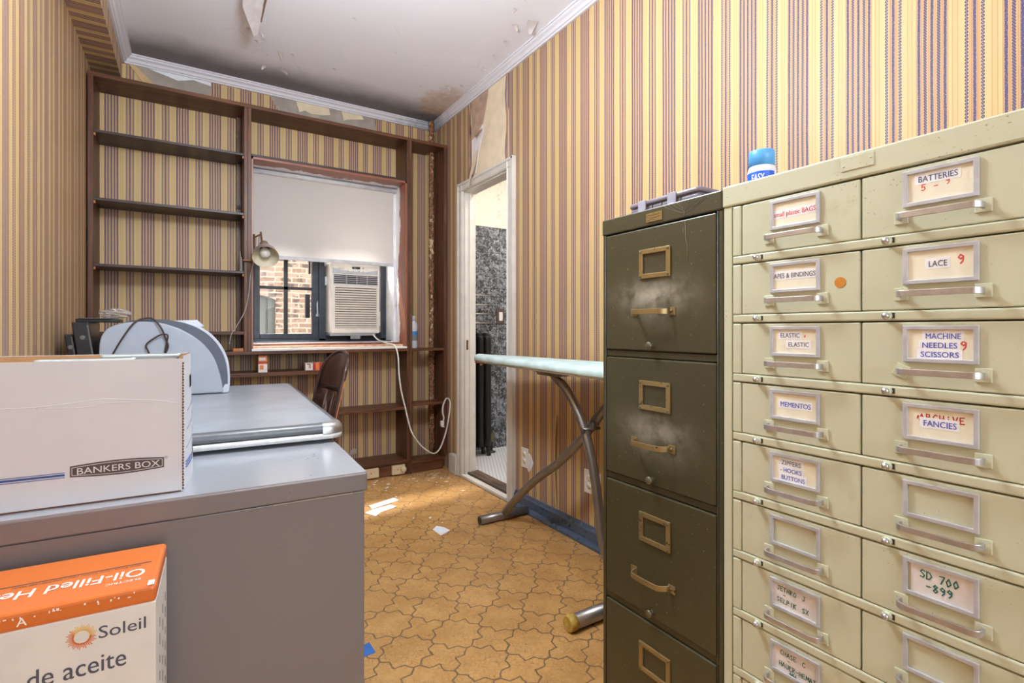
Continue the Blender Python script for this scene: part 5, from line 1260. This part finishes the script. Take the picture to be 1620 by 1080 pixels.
# ================================================================== CREAM DRAWER CABINET
cc = thing('drawer_cabinet', 'tall cream steel cabinet of many small labelled drawers', 'drawer cabinet', (XG, 0.395, 0.0))
CO = tuple(cc.location); CY0, CY1 = 0.166, 0.6235
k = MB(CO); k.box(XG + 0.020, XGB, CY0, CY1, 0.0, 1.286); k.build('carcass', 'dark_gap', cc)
k = MB(CO); k.box(XG, XG + 0.05, CY1 - 0.0175, CY1, 0.0, 1.286); k.build('front_stile', 'cream', cc, 0.0015)
MB(CO).box(XG + 0.05, XGB + 0.001, CY1 - 0.003, CY1 + 0.0003, 0.0, 1.286).build('side_panel', 'cream', cc)
MB(CO).box(XG, XG + 0.05, CY0, CY0 + 0.0175, 0.0, 1.286).build('front_stile', 'cream', cc, 0.0015)
k = MB(CO); k.box(XG - 0.003, XGB + 0.002, CY0 - 0.001, CY1 + 0.0015, 1.286, 1.3260); k.build('top_cap', 'cream', cc, 0.003)
k = MB(CO); k.box(XG - 0.0045, XG - 0.0025, 0.364, 0.410, 1.2995, 1.3205); mp = k.build('name_plate', 'cream', cc, 0.0006)
k = MB(CO)
for y, z in ((0.368, 1.312), (0.406, 1.307)): k.lathe([(0.0016, 0), (0.001, 0.001), (0, 0.0012)], axis_mat((XG - 0.0045, y, z), (-1, 0, 0)), 8)
k.build('rivet', 'framegrey', mp)
k = MB(CO); k.box(XG + 0.004, XG + 0.03, CY0, CY1, 0.0, 0.058); k.build('plinth', 'cream', cc, 0.002)
LEFT = [[('t', 'small plastic BAGS', 'ink_red', 0.0, 1.0)], [('t', 'APES & BINDINGS', 'ink_dark', 0.0, 1.0)], [('t', 'ELASTIC', 'ink_dark', 0.012, .45), ('t', 'ELASTIC', 'ink_dark', 0.026, .47)], [('t', 'MEMENTOS', 'ink_blue', 0.012, .70)],
        [('t', 'ZIPPERS', 'ink_dark', 0.014, .46), ('t', '- HOOKS', 'ink_blue', 0.012, .50), ('t', 'BUTTONS', 'ink_blue', 0.014, .54)], None,
        [('h', 'JETHRO  J', 'ink_green', 0.006, 0), ('h', ' -', 'ink_green', 0.012, 0), ('h', 'SELPIK  SX', 'ink_green', 0.006, 0)], [('h', 'CHASE  C', 'ink_green', 0.012, 0), ('h', ' -', 'ink_green', 0.02, 0), ('h', 'HAUER-HEMAT', 'ink_green', 0.010, 0), ('h', '    MH', 'ink_green', 0.010, 0)], None, None, None]
RIGHT = [[('t', 'BATTERIES', 'ink_slate', 0.012, .60)], [('t', 'LACE', 'ink_dark', 0.024, .28)], [('t', 'MACHINE', 'ink_blue', 0.0205, .53), ('t', 'NEEDLES', 'ink_blue', 0.0165, .53), ('t', 'SCISSORS', 'ink_blue', 0.0150, .58)], [('t', 'FANCIES', 'ink_blue', 0.018, .50)],
         None, [('h', 'SD 700', 'ink_green', 0.014, 0), ('h', ' -899', 'ink_green', 0.015, 0)], None, None, None, None, None]
PITCH = 0.11130
tilt = {(2, 0): 0.0}
for r in range(11):
    zt = 1.2845 - PITCH * r
    # L shaped rail that frames each row, with two latch buttons
    k = MB(CO); k.box(XG - 0.0015, XG + 0.019, CY0 + 0.0185, 0.6035, zt - PITCH + 0.0010, zt - 0.0955); k.box(XG - 0.0015, XG + 0.019, 0.5865, 0.6035, zt - 0.0955, zt - 0.0008)
    rl = k.build('row_rail', 'cream', cc, 0.0025)
    for y in (0.552, 0.347):
        k = MB(CO); k.lathe([(0.0068, 0), (0.0068, 0.0025), (0.0050, 0.004), (0.0050, 0.006)], axis_mat((XG - 0.0012, y, zt - 0.1030), (-1, 0, 0)), 16, 0); k.lathe([(0.0048, 0.004), (0.0052, 0.0075), (0.0040, 0.0105), (0.0, 0.0115)], axis_mat((XG - 0.0012, y, zt - 0.1030), (-1, 0, 0)), 16, 1)
        k.box(XG - 0.0020, XG - 0.0012, y - 0.0095, y - 0.0060, zt - 0.1065, zt - 0.0985, 2)
        k.build('latch_button', ['cream', 'alu', 'dark_gap'], rl)
    for c, (y0, y1, rows) in enumerate(((0.3842, 0.5848, LEFT[r]), (0.1858, 0.3818, RIGHT[r]))):
        MBd = MB(CO); MBd.box(XG, XG + 0.018, y0, y1, zt - 0.0945, zt - 0.0010); dr = MBd.build('drawer', 'cream', cc, 0.0020)
        ly1 = 0.528 if c == 0 else 0.327; ly0 = ly1 - 0.085; lz1 = zt - 0.0065; lz0 = lz1 - 0.052
        k = MB(CO); k.frame(ly0, ly1, lz0, lz1, 0.0058, XG - 0.0045, XG - 0.0003, 'X'); k.build('label_frame', 'framegrey', dr, 0.0008)
        iy1, iy0, iz1, iz0 = ly1 - 0.0058, ly0 + 0.0058, lz1 - 0.0058, lz0 + 0.0058
        if rows:
            hand = rows[0][0] == 'h'
            k = MB(CO); a1 = iy1 - (0.0035 if (hand and c == 1) else 0)
            k.box(XG - 0.0012, XG - 0.0004, iy0, a1, iz0, iz1, 0)
            mats = ['card2' if hand else 'card', 'strip', rows[0][2]]; W2 = iy1 - iy0; H2 = iz1 - iz0; n = len(rows)
            zz = iz1 - ((0.0125 if c == 0 else 0.0165) if hand else (0.0175 if n == 1 else 0.0125 if n == 3 else 0.0135))
            if r == 0 and c == 0: zz = iz1 - 0.024
            if r == 1 and c == 0: zz = iz1 - 0.021
            if r == 0 and c == 1: zz = iz1 - 0.0135
            if r == 1 and c == 1: zz = iz1 - 0.023
            if r == 3: zz = iz1 - (0.0225 if c == 0 else 0.024)
            for i, (kd, s, ink, x0, wf) in enumerate(rows):
                if ink not in mats: mats.append(ink)
                mi = mats.index(ink)
                if kd == 't':
                    sz = 0.0118 if n == 1 else 0.0108
                    w_ = W2 * wf if wf < 1 else W2 * 0.97
                    if wf >= 1: x0 = 0.0005
                    px = 0.004 if wf < 1 else 0.0
                    ex_ = 0.00012 * i
                    k.box(XG - 0.0015 - ex_, XG - 0.0010, iy1 - x0 - w_ - px, iy1 - x0 + px, zz - 0.0030, zz + sz * 0.94 + 0.0008, 1)
                    tilted = face_negx(XG - 0.0018 - 0.00012 * i, iy1 - x0, zz)
                    k.text(s, tilted, sz, mi, 'LEFT', w_)
                    zz -= (0.0128 if n == 3 else 0.0155)
                else:
                    sz = 0.0078 if c == 0 else 0.0105
                    k.stroke(s, face_negx(XG - 0.0016, iy1 - x0, zz) @ Matrix.Rotation(R(-2.0), 4, 'Z'), sz, mi, 0.15, 0.74)
                    zz -= (0.0100 if n > 2 else 0.0150)
            # marker scribbles
            def scrib(s, x, z, sz, ink, w=0.16, rot=0):
                if ink not in mats: mats.append(ink)
                k.stroke(s, face_negx(XG - 0.0013, x, z) @ Matrix.Rotation(R(rot), 4, 'Z'), sz, mats.index(ink), w, 0.85)
            if (r, c) == (0, 1): scrib('5', iy1 - 0.0155, iz1 - 0.0255, 0.0085, 'ink_red'); scrib('-', iy1 - 0.030, iz1 - 0.0260, 0.0085, 'ink_red'); scrib('9', iy1 - 0.043, iz1 - 0.0225, 0.0085, 'ink_red')
            if (r, c) == (1, 1): scrib('9', iy1 - 0.0560, iz1 - 0.0220, 0.0120, 'ink_red')
            if (r, c) == (2, 1): scrib('9', iy1 - 0.0590, iz1 - 0.0270, 0.0115, 'ink_red'); scrib("'", iy1 - 0.0125, iz1 - 0.0255, 0.008, 'ink_red')
            if (r, c) == (2, 0): scrib("'", iy1 - 0.0520, iz1 - 0.0195, 0.010, 'ink_red', 0.2)
            if (r, c) == (3, 1): scrib('ARCHiVE', iy1 - 0.0140, iz1 - 0.0165, 0.0088, 'ink_crimson', 0.17); scrib("'", iy1 - 0.0090, iz1 - 0.0230, 0.012, 'ink_crimson', 0.17)
            if (r, c) == (4, 0): scrib('-', iy1 - 0.0115, iz1 - 0.0265, 0.005, 'ink_green')
            k.build('label_card', mats, dr)
        # pull handle: flat bar returning to two square plates
        hy1, hy0, hz = ly1 - 0.0015 + 0.004, ly0 - 0.004, lz0 - 0.0135
        P2 = smooth_path([(XG - 0.001, hy1, hz), (XG - 0.012, hy1 + 0.0005, hz), (XG - 0.0195, hy1 - 0.004, hz), (XG - 0.0215, hy1 - 0.014, hz), (XG - 0.0215, (hy0 + hy1) / 2, hz), (XG - 0.0215, hy0 + 0.014, hz), (XG - 0.0195, hy0 + 0.004, hz), (XG - 0.012, hy0 - 0.0005, hz), (XG - 0.001, hy0, hz)], 4)
        k = MB(CO); pts = []
        for i, p in enumerate(P2):
            d_ = (P2[min(i + 1, len(P2) - 1)] - P2[max(i - 1, 0)]).normalized(); nn = Vector((-d_.y, d_.x, 0)) * 0.0018; hh = Vector((0, 0, 0.0044))
            pts += [p - nn - hh, p + nn - hh, p + nn + hh, p - nn + hh]
        n = len(P2); k.add(pts, [(4 * i + j, 4 * i + (j + 1) % 4, 4 * i + 4 + (j + 1) % 4, 4 * i + 4 + j) for i in range(n - 1) for j in range(4)]); k.build('pull', 'alu', dr, 0.0006)
        for q, yy in enumerate((hy0, hy1)):
            k = MB(CO); ang = 0.42 if (r, c, q) == (2, 1, 1) else 0.0
            mt2 = Matrix.Translation((XG, yy, hz)) @ Matrix.Rotation(ang, 4, 'X')
            k.box(-0.0030, -0.0002, -0.0088, 0.0088, -0.0092, 0.0092, 0, mt2); k.build('pull_plate', 'cream', dr, 0.0008)
        if (r, c) == (1, 0):
            k = MB(CO); k.lathe([(0.0085, 0), (0.0085, 0.0005)], axis_mat((XG - 0.0001, 0.413, zt - 0.048), (-1, 0, 0)), 24, 0, True, False); k.build('round_sticker', 'orange_dot', dr)

# spray can on the cream cabinet
sp = thing('spray_can', 'white spray can with light blue cap behind the corner of the cream drawer cabinet', 'spray can', (1.200, 0.744, 1.3228))
k = MB(); k.lathe([(0.0, 0), (0.031, 0.0), (0.0325, 0.003), (0.0325, 0.116), (0.031, 0.124), (0.028, 0.130)], None, 32); k.build('can_body', 'can_white', sp)
k = MB(); k.lathe([(0.0295, 0.1285), (0.0295, 0.164), (0.028, 0.167), (0.0, 0.167)], None, 32); k.build('cap', 'can_blue', sp)
k = MB(); k.lathe([(0.0328, 0.030), (0.0328, 0.112)], None, 24, 0, False, True, (R(125), R(268)))
for s_, h, w_ in (('EASY', 0.088, 0.030), ('ON', 0.066, 0.026)):
    tm = MB(); tm.text(s_, Matrix.Identity(4), 0.026, 0, 'LEFT', w_, 0, 0.03)
    pts = [(0.0331 * math.cos(R(168) + (v[0]) / 0.0331), 0.0331 * math.sin(R(168) + (v[0]) / 0.0331), h + v[1]) for v in tm.v]
    k.add(pts, [f_[0] for f_ in tm.f], 1)
k.build('label', ['can_label', 'can_white'], sp)

# ================================================================== BATHROOM THINGS
rd = thing('radiator', 'black cast iron column radiator in the bathroom', 'radiator', (1.99, 3.77, 0.010))
for i in range(5):
    x = 2.082 - i * 0.068; k = MB((1.99, 3.77, 0.010))
    for y in (3.690, 3.780):
        k.tube(smooth_path([(x, y, 0.10), (x, y - 0.002, 0.14), (x, y, 0.5), (x, y, 0.93), (x, y + 0.006, 0.985)], 4), 0.0325, 14)
    k.tube(smooth_path([(x, 3.680, 0.955), (x, 3.70, 0.992), (x, 3.735, 1.0), (x, 3.77, 0.992), (x, 3.79, 0.955)], 4), 0.024, 12)
    k.tube([(x, 3.690, 0.13), (x, 3.780, 0.13)], 0.024, 12)
    k.build('section', 'radiator', rd)
for x in (2.085, 1.84):
    for y in (3.69, 3.78):
        k = MB((1.99, 3.77, 0.010)); k.tube([(x, y, 0.11), (x + 0.004, y - 0.006, 0.05), (x + 0.006, y - 0.01, 0.0102)], [0.022, 0.016, 0.020], 10); k.build('leg', 'radiator', rd)
vl = thing('radiator_valve', 'bronze radiator valve with black wheel rising from the bathroom floor', 'valve', (2.165, 3.775, 0.0102))
k = MB(); k.lathe([(0.0, 0), (0.042, 0), (0.042, 0.006), (0.020, 0.010), (0.016, 0.020), (0.016, 0.090)], None, 20); k.build('floor_flange', 'radiator', vl)
k = MB(); k.lathe([(0.018, 0.088), (0.026, 0.092), (0.026, 0.110), (0.030, 0.125), (0.026, 0.150), (0.020, 0.160), (0.014, 0.180)], None, 20); k.tube([(0, 0, 0.128), (-0.052, -0.004, 0.128)], 0.014, 12); k.build('valve_body', 'valve', vl)
k = MB(); k.lathe([(0.0, 0.180), (0.018, 0.180), (0.032, 0.188), (0.032, 0.205), (0.014, 0.212), (0.0, 0.212)], None, 20); k.build('hand_wheel', 'radiator', vl)
tr = thing('towel_rack', 'chrome rack of four bars on the marbled bathroom tiles', 'towel rack', (2.06, BY1 - 0.03, 1.22))
TO = tuple(tr.location)
for z in (1.342, 1.262, 1.184, 1.106):
    k = MB(TO); k.tube([(1.86, BY1 - 0.045, z), (2.235, BY1 - 0.045, z)], 0.0075, 10); k.build('bar', 'chrome', tr)
    k = MB(TO); k.tube([(2.232, BY1 - 0.046, z), (2.238, BY1, z)], 0.009, 10); k.tube([(1.865, BY1 - 0.046, z), (1.862, BY1, z)], 0.009, 10); k.build('bracket', 'chrome', tr)
sw = thing('light_switch', 'dark switch plate with white rocker on the bathroom tiles', 'switch', (2.325, BY1, 1.165))
MB().box(-0.042, 0.042, -0.006, -0.0003, -0.068, 0.068).build('cover_plate', 'logo_brown', sw, 0.003)
MB().box(-0.018, 0.018, -0.011, -0.0055, -0.038, 0.038).build('rocker', 'white_plastic', sw, 0.002)

# ================================================================== FLOOR LITTER
def sheet(name, label, cat, pts, z, mat, group=None, lift=None):
    cx_ = sum(p[0] for p in pts) / len(pts); cy_ = sum(p[1] for p in pts) / len(pts)
    k = MB((cx_, cy_, z)); n = len(pts); L = lift or [0.0] * n
    k.add([(a, b, z) for a, b in pts] + [(a, b, z + 0.0012 + L[i]) for i, (a, b) in enumerate(pts)], [tuple(range(n))[::-1], tuple(range(n, 2 * n))] + [(i, (i + 1) % n, n + (i + 1) % n, n + i) for i in range(n)])
    o = k.build(name, mat); o.location = (cx_, cy_, z); return tag(o, label, cat, group)
sheet('paper_sheet', 'long white paper slip lying nearest the bookcase', 'paper', [(0.905, 3.035), (1.075, 3.085), (1.090, 3.035), (0.90, 2.965)], 0.0003, 'paper', 'white papers on the floor', [0, .004, 0, .002])
sheet('paper_sheet', 'white paper sheet half under the long slip beside the cabinet', 'paper', [(0.90, 2.955), (1.020, 2.985), (1.035, 2.925), (0.935, 2.895), (0.885, 2.845), (0.85, 2.93)], 0.0003, 'paper', 'white papers on the floor', [0, 0, .003, 0, 0, 0])
sheet('paper_sheet', 'square crumpled white paper alone on the open floor', 'paper', [(1.078, 2.492), (1.110, 2.515), (1.140, 2.492), (1.148, 2.432), (1.085, 2.402)], 0.0003, 'paper', 'white papers on the floor', [.002, .006, .001, .004, 0])
sheet('tape_scrap', 'scrap of blue tape on the floor at the cabinet edge', 'tape', [(0.455, 1.700), (0.510, 1.708), (0.512, 1.645), (0.46, 1.64)], 0.0003, 'bluetape')
k = MB(); rr = random.Random(21)
for i in range(95):
    if i < 70: x, y = rr.uniform(0.95, 1.60), 3.54 - abs(rr.gauss(0, .16)) - 0.03
    else: x, y = rr.uniform(0.9, 1.55), rr.uniform(2.5, 3.2)
    if x > 1.55: x = 1.55
    s = rr.choice([.006, .008, .010, .014, .022]) * (1 if i < 70 else .7); a = rr.uniform(0, PI); n = rr.choice([3, 4, 5])
    pts = [(x + math.cos(a + 2 * PI * j / n) * s * rr.uniform(.4, 1), y + math.sin(a + 2 * PI * j / n) * s * rr.uniform(.3, .8), 0.0012 + rr.uniform(0, .002)) for j in range(n)]
    k.add(pts + [(p[0], p[1], 0.0002) for p in pts], [tuple(range(n))] + [(j, (j + 1) % n, n + (j + 1) % n, n + j) for j in range(n)])
o = k.build('paint_chips', 'chips'); o['kind'] = 'stuff'; o['label'] = 'scattered white paint chips on the floor near the doorway'; o['category'] = 'paint chips'

# ================================================================== LIGHT
def area(name, loc, rot, sx, sy, power, col):
    l = bpy.data.lights.new(name, 'AREA'); l.shape = 'RECTANGLE'; l.size = sx; l.size_y = sy; l.energy = power; l.color = col
    o = bpy.data.objects.new(name, l); COL.objects.link(o); o.location = loc; o.rotation_euler = rot; return o
area('rear_window_daylight', ((RX0 + RX1) / 2, YR - 0.02, (RZ0 + RZ1) / 2), (R(90), 0, 0), RX1 - RX0 - 0.12, RZ1 - RZ0 - 0.12, 25, (0.76, 0.89, 1.0))
def point(name, loc, power, radius, col):
    l = bpy.data.lights.new(name, 'POINT'); l.energy = power; l.shadow_soft_size = radius; l.color = col
    o = bpy.data.objects.new(name, l); COL.objects.link(o); o.location = loc; return o
point('added_room_fill', (0.38, 1.35, 2.20), 78, 0.15, (0.82, 0.93, 1.0))  # unseen point light, added to brighten the ceiling and the far half
area('bathroom_lamp', (2.35, 2.9, 2.57), (0, 0, 0), 0.5, 0.5, 21, (1.0, 0.97, 0.94))
pl = area('far_window_portal', (0.83, 4.06, 1.52), (R(-90), 0, 0), 1.0, 1.2, 1, (1, 1, 1)); pl.data.cycles.is_portal = True
def aim(o, tgt): o.rotation_euler = (Vector(tgt) - o.location).to_track_quat('-Z', 'Y').to_euler()
dl = area('added_sky_strip', (0.2, 9.6, 12.4), (0, 0, 0), 12.0, 1.0, 15000, (1.0, 0.97, 0.92)); aim(dl, (1.2, 3.3, 0.5))  # unseen strip lamp added in place of sky, to throw the floor patch
W = bpy.data.worlds.new('world'); SC.world = W; W.use_nodes = True
bg = W.node_tree.nodes['Background']; sky = W.node_tree.nodes.new('ShaderNodeTexSky')
sky.sky_type = 'HOSEK_WILKIE'; sky.turbidity = 4.0; sky.ground_albedo = 0.4
sky.sun_direction = Vector((-0.42, 0.62, 1.0)).normalized()
mxw = W.node_tree.nodes.new('ShaderNodeMix'); mxw.data_type = 'RGBA'; mxw.inputs[0].default_value = 0.75; mxw.inputs[7].default_value = (0.62, 0.59, 0.56, 1)
W.node_tree.links.new(sky.outputs[0], mxw.inputs[6]); W.node_tree.links.new(mxw.outputs[2], bg.inputs[0]); bg.inputs[1].default_value = 7.0

# ================================================================== CAMERA
cam = bpy.data.cameras.new('camera'); cam.sensor_width = 36.0; cam.lens = 18.0; cam.shift_y = -19.0 / 1620.0; cam.clip_start = 0.02
co = bpy.data.objects.new('camera', cam); COL.objects.link(co)
co.location = (0, 0, 1.05); co.rotation_euler = (R(90), 0, R(-32.2)); SC.camera = co
SC.view_settings.view_transform = 'Standard'; SC.view_settings.look = 'None'; SC.view_settings.gamma = 1.0
SC.view_settings.use_curve_mapping = False; SC.view_settings.exposure = 0.22
SC.cycles.use_denoising = True
SC.cycles.max_bounces = 10; SC.cycles.diffuse_bounces = 6; SC.cycles.transparent_max_bounces = 12
